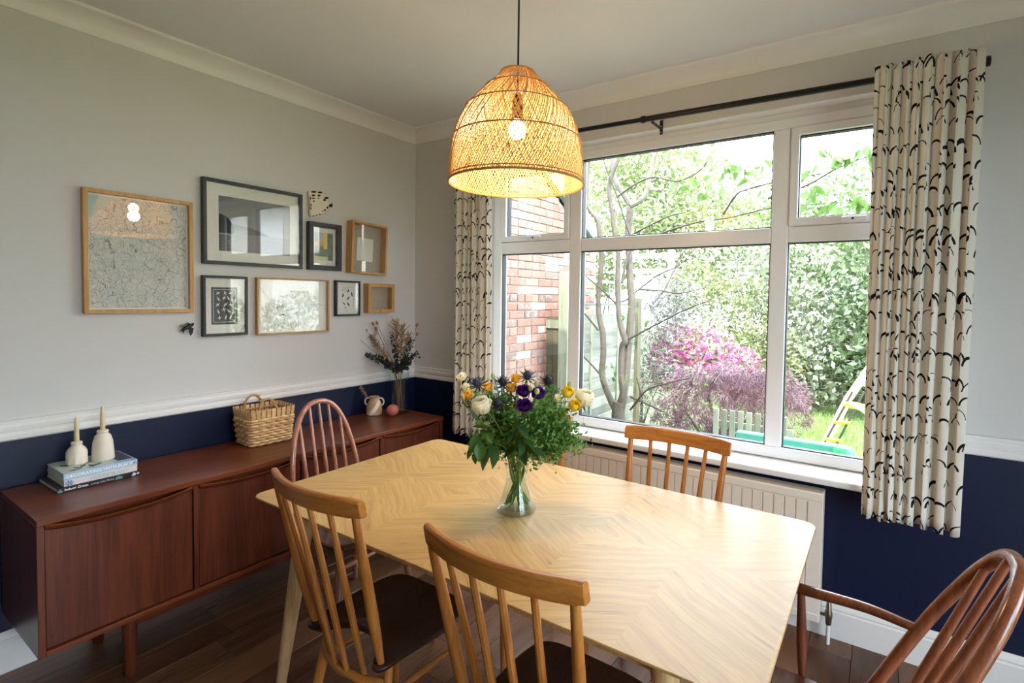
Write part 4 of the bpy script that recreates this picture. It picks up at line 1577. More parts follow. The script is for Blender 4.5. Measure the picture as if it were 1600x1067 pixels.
jug = thing('ceramic_jug', (jx, jy, ST), 0, 'small tan and cream two-handled ceramic jug at the far end of the sideboard', 'jug')
put('body', MB().lathe([(0.042, 0), (0.048, 0.004), (0.049, 0.03), (0.046, 0.065), (0.036, 0.088), (0.029, 0.098), (0.0285, 0.112), (0.031, 0.118), (0.028, 0.117), (0.025, 0.10), (0.03, 0.085)], 26, caps=False).lathe([(0.042, 0), (1e-6, 0.0)], 26, caps=False), mat_jug(), jug)
dirv = Vector((CR[0], CR[1], 0)).normalized()
for s_ in (-1, 1):
    c0 = dirv * s_ * 0.040 + Vector((0, 0, 0.084))
    pts = [c0 + dirv * s_ * (0.020 * math.cos(a)) + Vector((0, 0, 0.024 * math.sin(a))) for a in np.linspace(-2.3, 2.3, 16)]
    put('handle', MB().tube(pts, 0.0052, 8), M_CREAMCER, jug)
M_DRY = plain('dried_stem', hx('9A7850'), 0.8, 0.2, 80)
M_DRYHEAD = leaf_mat('dried_flower_head', [hx('8A6A52'), hx('B79878'), hx('6F5140'), hx('A98868')], trans=0.15)


def head_cloud(c, rad, n, size, seed, axis=None):
    """loose cluster of small husks around c"""
    rg = random.Random(seed)
    b = MB()
    for i in range(n):
        d = Vector((rg.gauss(0, 1), rg.gauss(0, 1), rg.gauss(0, 1))).normalized()
        p = Vector(c) + Vector((d.x * rad[0], d.y * rad[1], d.z * rad[2])) * rg.uniform(0.3, 1)
        u = Vector((rg.gauss(0, 1), rg.gauss(0, 1), rg.gauss(0, 1))).normalized()
        v = u.orthogonal().normalized()
        s_ = size * rg.uniform(0.6, 1.2)
        b.add([p - u * s_, p + v * s_ * 0.45, p + u * s_, p - v * s_ * 0.45], [(0, 1, 2, 3)])
    return b


tip = at_depth(563, 607, 3.30)
d0 = Vector((jx, jy, ST + 0.03))
ds = thing('dried_spray', d0, 0, 'dried brown seed spray leaning left out of the jug', 'dried flower')
tl = tip - d0
put('stem', MB().tube(spline([(0, 0, 0), tl * 0.45 + Vector((0, 0, 0.022)), tl], 6), 0.0016, 6), M_DRY, ds)
b = MB()
for k in range(9):
    p = tl * (0.62 + 0.045 * k) + Vector((0, 0, 0.012))
    b.v, b.f = b.v, b.f
    c_ = head_cloud(p, (0.008, 0.010, 0.013), 14, 0.007, 40 + k)
    b.add(c_.v, c_.f)
put('seed_head', b, M_DRYHEAD, ds, kind='stuff')

bp = at_z(613, 650, ST)
ball = thing('ball_candle', (bp.x - 0.01, bp.y + 0.01, ST), 0, 'pink ball candle between the jug and the tall glass vase', 'candle')
M_PINK = plain('coral_pink_wax', hx('CF7468'), 0.55, 0.03, 30, sss=0.1)
put('body', MB().lathe([(0.012, 0)] + [(0.037 * math.sin(a), 0.035 - 0.037 * math.cos(a)) for a in np.linspace(0.38, 2.75, 18)] + [(0.010, 0.0665), (1e-5, 0.066)], 28), M_PINK, ball)
put('wick', MB().tube([(0, 0, 0.064), (0.001, 0, 0.082)], 0.0012, 6), M_DRY, ball)

vp = at_z(625, 648, ST)
vx, vy = vp.x - 0.06, vp.y + 0.045
tv = thing('glass_vase', (vx, vy, ST), 0, 'tall clear glass vase in the corner holding dried flowers', 'vase')
VH = 0.265
put('body', MB().lathe([(0.062, 0), (0.064, 0.004), (0.060, 0.05), (0.057, 0.12), (0.058, 0.20), (0.062, VH), (0.0595, VH), (0.0555, 0.20), (0.0545, 0.12), (0.057, 0.05), (0.060, 0.012), (1e-5, 0.010)], 36), M_VASE, tv)
vdep = (np.array([vx, vy, ST + 0.3]) - CAM) @ CF
M_EUC = leaf_mat('dried_eucalyptus', [hx('26302F'), hx('3A4745'), hx('1C2324'), hx('45524D')], trans=0.15)
M_GRASS = leaf_mat('dried_grass', [hx('A88763'), hx('C2A47E'), hx('8C6E50'), hx('B39270')], trans=0.25)
M_POPPY = plain('poppy_head', hx('A98058'), 0.7, 0.2, 90)
VC = Vector((vx, vy, ST))


def dried(name, label, u, v, dd, kind, seed, group):
    rg = random.Random(seed)
    base = Vector((rg.uniform(-0.022, 0.022), rg.uniform(-0.022, 0.022), 0.014))
    tip = at_depth(u, v, vdep + dd) - VC
    neck = Vector((tip.x * 0.16, tip.y * 0.16, VH))
    neck.x = max(-0.05, min(0.05, neck.x))
    neck.y = max(-0.05, min(0.05, neck.y))
    t = thing(name, VC, 0, label, 'dried flower', group)
    cur = spline([base, neck, neck.lerp(tip, 0.5) + Vector((0, 0, 0.012)), tip], 8)
    put('stem', MB().tube(cur, 0.0013, 5), M_DRY, t)
    up = cur[9:]
    b = MB()
    if kind == 'euc':
        for i in range(150):
            s_ = rg.uniform(0, 1) ** 1.1
            p = up[min(len(up) - 1, int(s_ * len(up)))] + Vector((rg.gauss(0, 0.013), rg.gauss(0, 0.013), rg.gauss(0, 0.008)))
            n_ = Vector((rg.gauss(0, 1), rg.gauss(0, 1), rg.gauss(0, 1))).normalized()
            w_ = n_.orthogonal().normalized()
            x_ = n_.cross(w_)
            r_ = rg.uniform(0.007, 0.0125) * (1.1 - 0.5 * s_)
            b.add([p + (w_ * math.cos(a) + x_ * math.sin(a)) * r_ for a in np.linspace(0, 2 * math.pi, 6, endpoint=False)], [tuple(range(6))])
        put('leaves', b, M_EUC, t, kind='stuff')
    elif kind == 'grass':
        for i in range(150):
            s_ = 0.25 + 0.75 * rg.uniform(0, 1) ** 0.7
            p = up[min(len(up) - 1, int(s_ * len(up)))]
            d_ = (tip - neck).normalized() * 0.7 + Vector((rg.gauss(0, 0.5), rg.gauss(0, 0.5), rg.gauss(0, 0.3)))
            e = p + d_ * rg.uniform(0.015, 0.045)
            w_ = d_.orthogonal().normalized() * 0.0010
            b.add([p - w_, p + w_, e + w_ * 1.5, e - w_ * 1.5], [(0, 1, 2, 3)])
            for q in range(3):
                c_ = head_cloud(p.lerp(e, 0.5 + q * 0.25), (0.003, 0.003, 0.003), 2, 0.0038, seed * 999 + i * 3 + q)
                b.add(c_.v, c_.f)
        put('plume', b, M_GRASS, t, kind='stuff')
    else:
        tt = (tip - neck).normalized()
        q_ = tt.to_track_quat('Z', 'Y').to_matrix().to_4x4()
        m_ = Matrix.Translation(tip) @ q_
        hd = MB().lathe([(0.0015, -0.004), (0.006, 0.0), (0.0098, 0.007), (0.0092, 0.014), (0.005, 0.018), (0.005, 0.0195), (0.0095, 0.0215), (0.0088, 0.023), (1e-5, 0.0225)], 12)
        put('seed_pod', hd.xf(m_), M_POPPY, t)
    return t


dried('dried_eucalyptus', 'dark dried eucalyptus spray leaning far left in the vase', 572, 552, 0.0, 'euc', 11, 'dried eucalyptus')
dried('dried_eucalyptus', 'dark dried eucalyptus spray at left centre of the vase', 590, 556, 0.03, 'euc', 12, 'dried eucalyptus')
dried('dried_eucalyptus', 'tall dark dried eucalyptus spray upright in the middle', 613, 524, 0.05, 'euc', 13, 'dried eucalyptus')
dried('dried_eucalyptus', 'dark dried eucalyptus spray leaning right, upper', 642, 532, 0.0, 'euc', 14, 'dried eucalyptus')
dried('dried_eucalyptus', 'dark dried eucalyptus spray leaning right, lower and rightmost', 649, 552, -0.03, 'euc', 15, 'dried eucalyptus')
dried('dried_grass', 'feathery beige dried grass leaning left', 582, 528, 0.02, 'grass', 21, 'dried grasses')
dried('dried_grass', 'feathery beige dried grass, tallest, upright', 618, 505, 0.03, 'grass', 22, 'dried grasses')
dried('dried_grass', 'feathery beige dried grass just right of the tallest', 629, 512, -0.02, 'grass', 23, 'dried grasses')
dried('dried_grass', 'feathery beige dried grass leaning right of centre', 638, 526, 0.0, 'grass', 24, 'dried grasses')
for k, (u, v, lab) in enumerate(((562, 530, 'poppy seed head furthest left in the vase'), (573, 517, 'poppy seed head second from the left, upper'), (577, 522, 'poppy seed head just below the second from left'),
                                 (584, 508, 'poppy seed head, left one of the tall pair'), (590, 507, 'poppy seed head, right one of the tall pair'), (589, 516, 'poppy seed head under the tall pair'),
                                 (651, 510, 'poppy seed head top right'), (651, 524, 'poppy seed head right, lower'))):
    dried('dried_poppy', 'dried ' + lab, u, v, (k % 3 - 1) * 0.04, 'poppy', 60 + k, 'dried poppy heads')

# ------------------------------------------------------------------ flowers on the table
vb = at_z(807, 797, TZ)
VX, VY = vb.x, vb.y
vs_ = thing('glass_vase', (VX, VY, TZ), 0, 'waisted clear glass vase of fresh flowers on the dining table', 'vase')
outer = [(0.064, 0), (0.068, 0.003), (0.068, 0.010), (0.062, 0.022), (0.052, 0.055), (0.041, 0.095), (0.0375, 0.125), (0.040, 0.150), (0.047, 0.178), (0.055, 0.197)]
inner = [(r - 0.003, z) for r, z in reversed(outer[3:])] + [(0.056, 0.016), (1e-5, 0.014)]
put('body', MB().lathe(outer + inner, 40), M_VASE, vs_)
put('water', MB().lathe([(1e-5, 0.0165), (0.055, 0.0175), (0.048, 0.055), (0.0385, 0.092), (0.036, 0.108), (1e-5, 0.108)], 32), M_WATER, vs_)
VB = Vector((VX, VY, TZ))
VDEP = (np.array([VX, VY, TZ + 0.3]) - CAM) @ CF
TOCAM = (Vector(CAM) - Vector((VX, VY, TZ + 0.35))).normalized()


def grid_mesh(name, fn, nu, nv, mat):
    b = MB()
    b.v = [tuple(fn(i / nu, j / nv)) for j in range(nv + 1) for i in range(nu + 1)]
    b.f = [(j * (nu + 1) + i, j * (nu + 1) + i + 1, (j + 1) * (nu + 1) + i + 1, (j + 1) * (nu + 1) + i) for j in range(nv) for i in range(nu)]
    me = b.mesh(name, True, 80)
    me.materials.append(mat)
    return me


def petal_fn(L, W, cup, curl):
    def fn(u, v):
        s = (u - 0.5) * 2
        w = W * (math.sin(math.pi * min(1, 0.12 + 0.70 * v)) ** 0.7)
        x = s * w
        y = -cup * L * (s * s) * 0.35 * min(1, v * 2) + curl * L * max(0, v - 0.6) ** 2 * 3.0 + 0.26 * L * cup * math.sin(v * 2.8)
        z = L * v * (1 - 0.10 * s * s)
        return x, y, z
    return fn


def leaf_fn(L, W, droop):
    def fn(u, v):
        s = (u - 0.5) * 2
        w = W * math.sin(math.pi * (v ** 0.8)) * (1 if v < 1 else 0) + 0.0003
        return s * w, -droop * L * v * v + abs(s) * w * 0.25, L * v
    return fn


def two_sided(name, c1, c2, trans=0.3, rough=0.5):
    m, b = new_mat(name)
    nt = m.node_tree
    n = noise(coords('Object', True)[0], 35, 3)
    colr = mixc(n, c1, c2)
    setc(b, colr)
    b.inputs['Roughness'].default_value = rough
    b.inputs['Specular IOR Level'].default_value = 0.3
    t = node('ShaderNodeBsdfTranslucent')
    nt.links.new(colr, t.inputs[0])
    mx = node('ShaderNodeMixShader')
    mx.inputs[0].default_value = trans
    nt.links.new(b.outputs[0], mx.inputs[1])
    nt.links.new(t.outputs[0], mx.inputs[2])
    nt.links.new(mx.outputs[0], nt.nodes['Material Output'].inputs[0])
    return m


M_PWHITE = two_sided('cream_petal', hx('F4F0D4'), hx('FAF8EA'), 0.4)
M_PYEL = two_sided('yellow_petal', hx('F4D828'), hx('FAE858'), 0.3)
M_PORG = two_sided('amber_petal', hx('F2C53C'), hx('F8DC80'), 0.3)
M_PPUR = two_sided('purple_petal', hx('3A1166'), hx('5E2A8F'), 0.25)
M_PBUD = two_sided('pale_green_bud', hx('C4D08A'), hx('DCE0B0'), 0.25)
M_LEAF = two_sided('rose_leaf', hx('3B5E22'), hx('567D33'), 0.3, 0.4)
M_LEAFD = two_sided('dark_leaf', hx('2A4523'), hx('3F6130'), 0.25, 0.4)
M_STEM = plain('green_stem', hx('5F8033'), 0.5, 0.15, 60)
M_THI = plain('thistle_head', hx('3B3B58'), 0.6, 0.25, 200)
M_THI2 = plain('thistle_dark', hx('26262F'), 0.6, 0.25, 200)
M_FINE = leaf_mat('fine_green_leaf', [hx('4A7A2A'), hx('6B9A3C'), hx('3A6424'), hx('86B04C')], trans=0.35)

PET = {}


def petals(t, rings, mat, key, c, axis):
    """rings: (count, tilt deg, length, width, cup, curl, base radius)"""
    q = axis.to_track_quat('Z', 'Y').to_matrix().to_4x4()
    for ri, (n, tilt, L, W, cup, curl, br) in enumerate(rings):
        k = (key, ri)
        if k not in PET:
            PET[k] = grid_mesh('petal', petal_fn(L, W, cup, curl), 5, 6, mat)
        for i in range(n):
            a = 2 * math.pi * (i + ri * 0.37) / n + rnd.uniform(-0.12, 0.12)
            M_ = Matrix.Translation(c) @ q @ Matrix.Rotation(a, 4, 'Z') @ Matrix.Translation((0, br, 0)) @ Matrix.Rotation(R(-tilt + rnd.uniform(-4, 4)), 4, 'X')
            o = put('petal', PET[k], None, t)
            o.matrix_local = M_


def stem_curve(tip, seed, bend=0.02):
    rg = random.Random(seed)
    a = rg.uniform(0, 6.28)
    r = rg.uniform(0.012, 0.045)
    # stems cross at the waist: they start opposite to where they lean
    d = Vector((tip.x, tip.y, 0))
    d = d.normalized() if d.length > 1e-4 else Vector((1, 0, 0))
    base = Vector((-d.x * r * 0.9 + 0.010 * math.cos(a), -d.y * r * 0.9 + 0.010 * math.sin(a), 0.022))
    waist = Vector((d.x * 0.010 + 0.014 * math.cos(a + 2), d.y * 0.010 + 0.014 * math.sin(a + 2), 0.125))
    rim = Vector((d.x * 0.030 + 0.012 * math.cos(a), d.y * 0.030 + 0.012 * math.sin(a), 0.197))
    rest = rim.lerp(tip, 0.55) + Vector((0, 0, bend))
    return spline([base, waist, rim, rest, tip], 6)


def put_leaf(t, p, dirv, L, W, mat, key):
    k = ('leaf', key)
    if k not in PET:
        PET[k] = grid_mesh('leaf', leaf_fn(L, W, 0.25), 4, 7, mat)
    q = dirv.to_track_quat('Z', 'Y').to_matrix().to_4x4()
    o = put('leaf', PET[k], None, t)
    o.matrix_local = Matrix.Translation(p) @ q @ Matrix.Rotation(rnd.uniform(0, 6.28) if key == 'rand' else R(rnd.uniform(-40, 40)), 4, 'Z')
    return o


def flower(name, label, u, v, dd, kind, seed, group, face=0.55):
    tip = at_depth(u, v, VDEP + dd) - VB
    t = thing(name, VB, 0, label, 'flower', group)
    cur = stem_curve(tip, seed)
    ax = ((cur[-1] - cur[-3]).normalized() * (1 - face) + Vector((0, 0, 0.5)) * (1 - face) + TOCAM * face).normalized()
    if kind == 'white':
        ax = (ax + Vector((0, 0, 1.1))).normalized()
    rs = {'white': 0.0026, 'yellow': 0.002, 'amber': 0.0018, 'purple': 0.0018, 'cream': 0.0016}.get(kind, 0.0018)
    off = {'white': 0.026, 'yellow': 0.014, 'amber': 0.012, 'purple': 0.014, 'cream': 0.010}.get(kind, 0.0)
    end = tip - ax * off
    cur[-1] = end
    put('stem', MB().tube(cur, rs, 6), M_STEM, t)
    if kind == 'white':
        petals(t, [(3, 2, .050, .020, .9, .0, .002), (4, 6, .053, .026, .9, .03, .005), (5, 11, .054, .030, .9, .12, .008), (4, 20, .050, .031, .7, .32, .009)], M_PWHITE, kind, end, ax)
        for i in range(5):
            a = i * 1.257
            put_leaf(t, end, (ax.orthogonal().normalized() * math.cos(a) + ax.cross(ax.orthogonal().normalized()) * math.sin(a) - ax * 0.3), 0.030, 0.004, M_LEAF, 'sepal')
    elif kind == 'yellow':
        petals(t, [(3, 4, .034, .014, .9, .0, .001), (4, 11, .036, .017, .8, .1, .004), (5, 22, .035, .018, .7, .25, .005)], M_PYEL, kind, end, ax)
    elif kind == 'amber':
        petals(t, [(3, 8, .028, .013, .7, .1, .001), (5, 26, .030, .015, .5, .3, .003)], M_PORG, kind, end, ax)
    elif kind == 'purple':
        petals(t, [(4, 10, .026, .014, .9, .05, .002), (5, 24, .029, .016, .8, .15, .004), (5, 42, .029, .017, .6, .3, .005)], M_PPUR, kind, end, ax)
    elif kind == 'cream':
        petals(t, [(3, 8, .022, .012, .8, .05, .001), (5, 28, .025, .014, .6, .25, .003)], M_PWHITE, kind, end, ax)
    elif kind == 'bud':
        q = ax.to_track_quat('Z', 'Y').to_matrix().to_4x4()
        put('bud', MB().lathe([(0.002, -0.012), (0.007, -0.006), (0.0085, 0.002), (0.006, 0.011), (0.0015, 0.017)], 12).xf(Matrix.Translation(tip) @ q), M_PBUD, t)
    elif kind in ('thistle', 'darkthistle'):
        mt = M_THI if kind == 'thistle' else M_THI2
        q = ax.to_track_quat('Z', 'Y').to_matrix().to_4x4()
        put('head', MB().lathe([(0.005, -0.014), (0.012, -0.006), (0.014, 0.005), (0.011, 0.017), (0.004, 0.024), (1e-5, 0.025)], 14).xf(Matrix.Translation(tip) @ q), mt, t)
        rg = random.Random(seed)
        b = MB()
        for i in range(110):
            z_ = rg.uniform(-0.25, 1)
            a = rg.uniform(0, 6.28)
            d_ = Vector((math.sqrt(max(0, 1 - z_ * z_)) * math.cos(a), math.sqrt(max(0, 1 - z_ * z_)) * math.sin(a), z_))
            p0 = Vector((d_.x * 0.012, d_.y * 0.012, d_.z * 0.015 + 0.005))
            p1 = p0 + d_ * rg.uniform(0.008, 0.013)
            w_ = d_.orthogonal().normalized() * 0.0011
            w2 = d_.cross(w_)
            b.add([p0 + w_, p0 - w_ * 0.5 + w2, p0 - w_ * 0.5 - w2, p1], [(0, 1, 3), (1, 2, 3), (2, 0, 3)])
        put('florets', b.xf(Matrix.Translation(tip) @ q), mt, t, kind='stuff')
        for i in range(11):
            a = i * 2 * math.pi / 11 + rg.uniform(-.15, .15)
            el = rg.uniform(-0.1, 0.35)
            d_ = Vector((math.cos(a) * math.cos(el), math.sin(a) * math.cos(el), math.sin(el)))
            L = rg.uniform(0.034, 0.052)
            w_ = Vector((-math.sin(a), math.cos(a), 0)) * 0.0030
            p0 = d_ * 0.006 + Vector((0, 0, -0.008))
            pm = d_ * L * 0.55 + Vector((0, 0, -0.008))
            p1 = d_ * L + Vector((0, 0, -0.004))
            put('bract', MB().add([p0 - w_ * .5, p0 + w_ * .5, pm + w_, p1, pm - w_], [(0, 1, 2, 4), (4, 2, 3)]).xf(Matrix.Translation(tip) @ q), M_THI2 if i % 2 else M_LEAFD, t)
    return t, cur


FL = [
    ('white_rose', 'large cream white rose facing out at the left of the bouquet', 752, 634, -.10, 'white', 1, 'white roses'),
    ('white_rose', 'cream white rose at the far right edge of the bouquet', 913, 622, -.02, 'white', 2, 'white roses'),
    ('cream_lisianthus', 'small cream bloom at the top left edge of the bouquet', 722, 590, .02, 'cream', 3, 'small cream blooms'),
    ('cream_lisianthus', 'small cream bloom under the top left one', 728, 607, .0, 'cream', 4, 'small cream blooms'),
    ('cream_lisianthus', 'small cream bloom at upper centre behind the purple flowers', 822, 600, .05, 'cream', 5, 'small cream blooms'),
    ('cream_lisianthus', 'small cream bloom beside the right yellow flowers', 872, 624, -.02, 'cream', 6, 'small cream blooms'),
    ('blue_thistle', 'blue thistle head at upper left between cream blooms and yellow petals', 746, 600, -.08, 'thistle', 11, 'thistles'),
    ('blue_thistle', 'blue thistle head at the top centre, highest of all', 824, 588, .0, 'thistle', 12, 'thistles'),
    ('blue_thistle', 'dark thistle head at the top right in front of the white frame', 856, 596, .0, 'darkthistle', 13, 'thistles'),
    ('blue_thistle', 'dark thistle head left of the upper yellow flower', 786, 598, -.02, 'darkthistle', 14, 'thistles'),
    ('blue_thistle', 'dark thistle head low beside the large white rose', 778, 632, -.08, 'darkthistle', 15, 'thistles'),
    ('yellow_bloom', 'amber yellow bloom left of the large white rose', 733, 618, -.03, 'amber', 21, 'yellow blooms'),
    ('yellow_bloom', 'amber yellow bloom just above the large white rose', 763, 606, -.02, 'amber', 22, 'yellow blooms'),
    ('yellow_bloom', 'small yellow bloom at the top centre', 806, 593, .02, 'amber', 23, 'yellow blooms'),
    ('yellow_bloom', 'bright yellow bloom at right, upper of two', 886, 614, -.03, 'yellow', 24, 'yellow blooms'),
    ('yellow_bloom', 'bright yellow bloom at right, lower of two', 896, 635, -.06, 'yellow', 25, 'yellow blooms'),
    ('yellow_bloom', 'tiny yellow bloom left of the purple flowers', 799, 608, .0, 'amber', 26, 'yellow blooms'),
    ('purple_lisianthus', 'deep purple bloom, lowest of the three', 819, 634, -.11, 'purple', 31, 'purple blooms'),
    ('purple_lisianthus', 'deep purple bloom, upper left of the three', 818, 611, -.08, 'purple', 32, 'purple blooms'),
    ('purple_lisianthus', 'deep purple bloom, upper right of the three', 841, 615, -.08, 'purple', 33, 'purple blooms'),
    ('green_bud', 'pale green bud in front of the upper right purple bloom', 839, 612, -.11, 'bud', 41, 'green buds'),
    ('green_bud', 'pale green bud between the two upper purple blooms', 829, 607, -.09, 'bud', 42, 'green buds'),
    ('green_bud', 'slim green bud spike at upper left, beside the dark thistle', 771, 588, -.01, 'bud', 43, 'green buds'),
    ('green_bud', 'slim green bud above the right yellow blooms', 890, 600, -.02, 'bud', 44, 'green buds'),
    ('green_bud', 'pale green bud under the top thistle', 838, 600, -.02, 'bud', 45, 'green buds'),
]
made = {}
for f in FL:
    t, cur = flower(*f)
    made[f[1]] = (t, cur)


def leafy(label, u, v, dd, seed, leaves, mat, L, W, name='leafy_stem', key='a'):
    tip = at_depth(u, v, VDEP + dd) - VB
    t = thing(name, VB, 0, label, 'foliage', 'leafy stems in the bouquet')
    cur = stem_curve(tip, seed, 0.012)
    put('stem', MB().tube(cur, 0.0018, 6), M_STEM, t)
    rg = random.Random(seed)
    for (lu, lv, ld) in leaves:
        p = at_depth(lu, lv, VDEP + dd + ld) - VB
        src = min(cur, key=lambda c: (c - p).length)
        d_ = (p - src)
        d_ = d_.normalized() if d_.length > 1e-3 else Vector((0, 0, 1))
        d_ = (d_ + Vector((rg.gauss(0, .15), rg.gauss(0, .15), rg.gauss(0, .1)))).normalized()
        put_leaf(t, p - d_ * L * 0.5, d_, L, W, mat, key)
    return t


leafy('rose stem with broad leaves leaning out at the left of the bouquet', 745, 655, -.10, 51,
      [(741, 648, 0), (763, 680, -.02), (754, 664, .02), (770, 668, .0), (742, 693, -.02), (750, 706, -.03)], M_LEAF, 0.062, 0.020)
leafy('stem with a large dark leaf hanging low over the vase rim at left', 768, 690, -.10, 52, [(772, 711, -.03), (758, 715, 0.0), (785, 690, 0)], M_LEAFD, 0.080, 0.024, key='b')
leafy('leafy stem at the centre of the bouquet in front', 812, 655, -.12, 53, [(806, 664, -.02), (818, 672, -.02), (799, 680, -.02), (826, 690, -.02), (815, 700, -.03), (792, 655, 0)], M_LEAFD, 0.056, 0.016, key='c')
leafy('leafy stem behind the purple blooms', 800, 640, -.02, 54, [(790, 660, 0), (782, 650, 0), (775, 660, 0), (810, 650, 0), (795, 672, 0), (783, 685, 0), (770, 700, 0)], M_LEAFD, 0.058, 0.019, key='d')
leafy('leafy stem drooping over the left side of the rim', 735, 702, -.06, 55, [(738, 703, 0), (733, 710, 0), (742, 716, -.01), (748, 700, 0)], M_LEAF, 0.040, 0.010, key='e')
leafy('leafy stem at the back right of the bouquet', 862, 660, .04, 56, [(850, 640, 0), (862, 660, 0), (872, 680, 0), (845, 672, 0), (880, 655, 0)], M_LEAF, 0.048, 0.012, key='f')


leafy('leafy stem behind the large white rose', 770, 645, .0, 57, [(760, 652, 0), (780, 640, 0), (773, 675, 0), (788, 700, -.02), (764, 692, 0), (796, 690, .02), (800, 645, .03), (812, 632, .03), (790, 625, .03), (784, 668, .02)], M_LEAFD, 0.060, 0.021, key='d')
leafy('leafy stem at the back of the bouquet under the top thistle', 828, 625, .05, 58, [(830, 640, 0), (842, 652, 0), (820, 650, 0), (836, 668, 0), (850, 660, 0), (826, 680, -.02), (845, 690, -.02), (858, 640, 0), (808, 645, 0)], M_LEAFD, 0.058, 0.019, key='d')
leafy('leafy stem low in front over the vase rim', 815, 690, -.11, 59, [(806, 696, 0), (828, 700, 0), (840, 704, 0), (796, 704, 0), (818, 712, -.01)], M_LEAFD, 0.050, 0.015, key='c')


def fine_sprig(label, u, v, dd, seed, n=330, w=0.030, sz=0.017):
    rg = random.Random(seed)
    tip = at_depth(u, v, VDEP + dd) - VB
    t = thing('fine_leaved_sprig', VB, 0, label, 'foliage', 'fine leaved sprigs in the bouquet')
    cur = stem_curve(tip, seed, 0.02)
    put('stem', MB().tube(cur, 0.0014, 5), M_STEM, t)
    up = cur[13:]
    b = MB()
    for i in range(n):
        s_ = rg.uniform(0, 1) ** 0.8
        k = s_ * (len(up) - 1)
        p = up[int(k)].lerp(up[min(len(up) - 1, int(k) + 1)], k % 1) + Vector((rg.gauss(0, w), rg.gauss(0, w), rg.gauss(0, w))) * (0.9 - 0.3 * s_)
        d_ = Vector((rg.gauss(0, 1), rg.gauss(0, 1), rg.gauss(0.4, 1))).normalized()
        x_ = d_.orthogonal().normalized()
        x_ = (x_ * math.cos(i) + d_.cross(x_) * math.sin(i)) * sz * 0.26
        L = sz * rg.uniform(0.7, 1.25)
        b.add([p, p + d_ * L * 0.5 + x_, p + d_ * L, p + d_ * L * 0.5 - x_], [(0, 1, 2, 3)])
    put('leaves', b, M_FINE, t, kind='stuff')


for k, (u, v, dd, lab) in enumerate(((852, 632, -.05, 'fine green sprig right of the purple blooms'), (872, 650, -.06, 'fine green sprig below the yellow blooms, upper'), (893, 668, -.03, 'fine green sprig spreading right, middle'),
                                     (905, 696, -.02, 'fine green sprig lowest at the right edge'), (880, 690, -.08, 'fine green sprig low in front at right'), (855, 680, -.10, 'fine green sprig in front right of centre'),
                                     (842, 650, .02, 'fine green sprig behind the purple blooms'), (775, 655, .02, 'fine green sprig behind the large white rose'), (868, 705, -.04, 'fine green sprig drooping by the vase rim at right'), (800, 650, -.06, 'fine green sprig at centre left'), (885, 640, .0, 'fine green sprig behind the lower yellow bloom'), (800, 612, .02, 'fine green sprig at the top centre behind the yellow blooms'), (860, 612, .03, 'fine green sprig at the top right under the dark thistle'), (740, 622, .0, 'fine green sprig at the upper left behind the amber blooms'), (770, 615, .01, 'fine green sprig between the amber bloom and dark thistle'), (845, 640, -.09, 'fine green sprig in front, right of the lowest purple bloom'), (745, 690, -.04, 'fine green sprig low at the left edge'), (830, 665, -.12, 'fine green sprig in front below the purple blooms'), (785, 640, .0, 'fine green sprig behind the low dark thistle'), (898, 680, -.05, 'fine green sprig at right between the middle and lowest ones'))):
    fine_sprig(lab, u, v, dd, 70 + k)

# ------------------------------------------------------------------ garden outside the window
GZ = -0.25
KG = 0.55
M_LAWN = plain('lawn_grass', hx('74825A'), 0.9, 0.25, 3, spec=0.1)
struct('lawn', MB().box(-14, 30, T + 0.02, 26, GZ - 0.05, GZ).box(XR + T + 0.02, 30, -14, T + 0.02, GZ - 0.05, GZ), M_LAWN)


def cloud(blobs, n, size, seed, aspect=0.5, shell=0.55, up=0.3, droop=0.0, strip=False):
    """leaves (one four-sided blade each) scattered through the outer part of ellipsoids"""
    rg = np.random.default_rng(seed)
    W = np.array([b_[2] if len(b_) > 2 else 1.0 for b_ in blobs], float)
    idx = rg.choice(len(blobs), n, p=W / W.sum())
    c = np.array([tuple(b_[0]) for b_ in blobs])[idx]
    r = np.array([b_[1] for b_ in blobs])[idx]
    d = rg.normal(size=(n, 3))
    d /= np.linalg.norm(d, axis=1)[:, None]
    rad = shell + (1 - shell) * rg.random(n) ** 0.6
    p = c + d * r * rad[:, None]
    a = rg.normal(size=(n, 3)) + d * 0.6 + np.array([0, 0, -droop])
    a /= np.linalg.norm(a, axis=1)[:, None]
    nn = rg.normal(size=(n, 3)) * 0.8 + d * 0.6 + np.array([0, 0, up])
    b_ = np.cross(nn, a)
    b_ /= np.linalg.norm(b_, axis=1)[:, None] + 1e-9
    L = size * rg.uniform(0.6, 1.25, n)[:, None]
    v = np.stack([p - a * L * 0.5, p + b_ * L * aspect * 0.5 + a * L * 0.05, p + a * L * 0.5, p - b_ * L * aspect * 0.5 + a * L * 0.05], 1).reshape(-1, 3)
    me = bpy.data.meshes.new('foliage')
    me.vertices.add(4 * n)
    me.vertices.foreach_set('co', v.astype(np.float32).ravel())
    me.loops.add(4 * n)
    me.loops.foreach_set('vertex_index', np.arange(4 * n, dtype=np.int32))
    me.polygons.add(n)
    me.polygons.foreach_set('loop_start', np.arange(0, 4 * n, 4, dtype=np.int32))
    me.update(calc_edges=True)
    return me


def P_(u, v, y):
    return at_y(u, v, y)


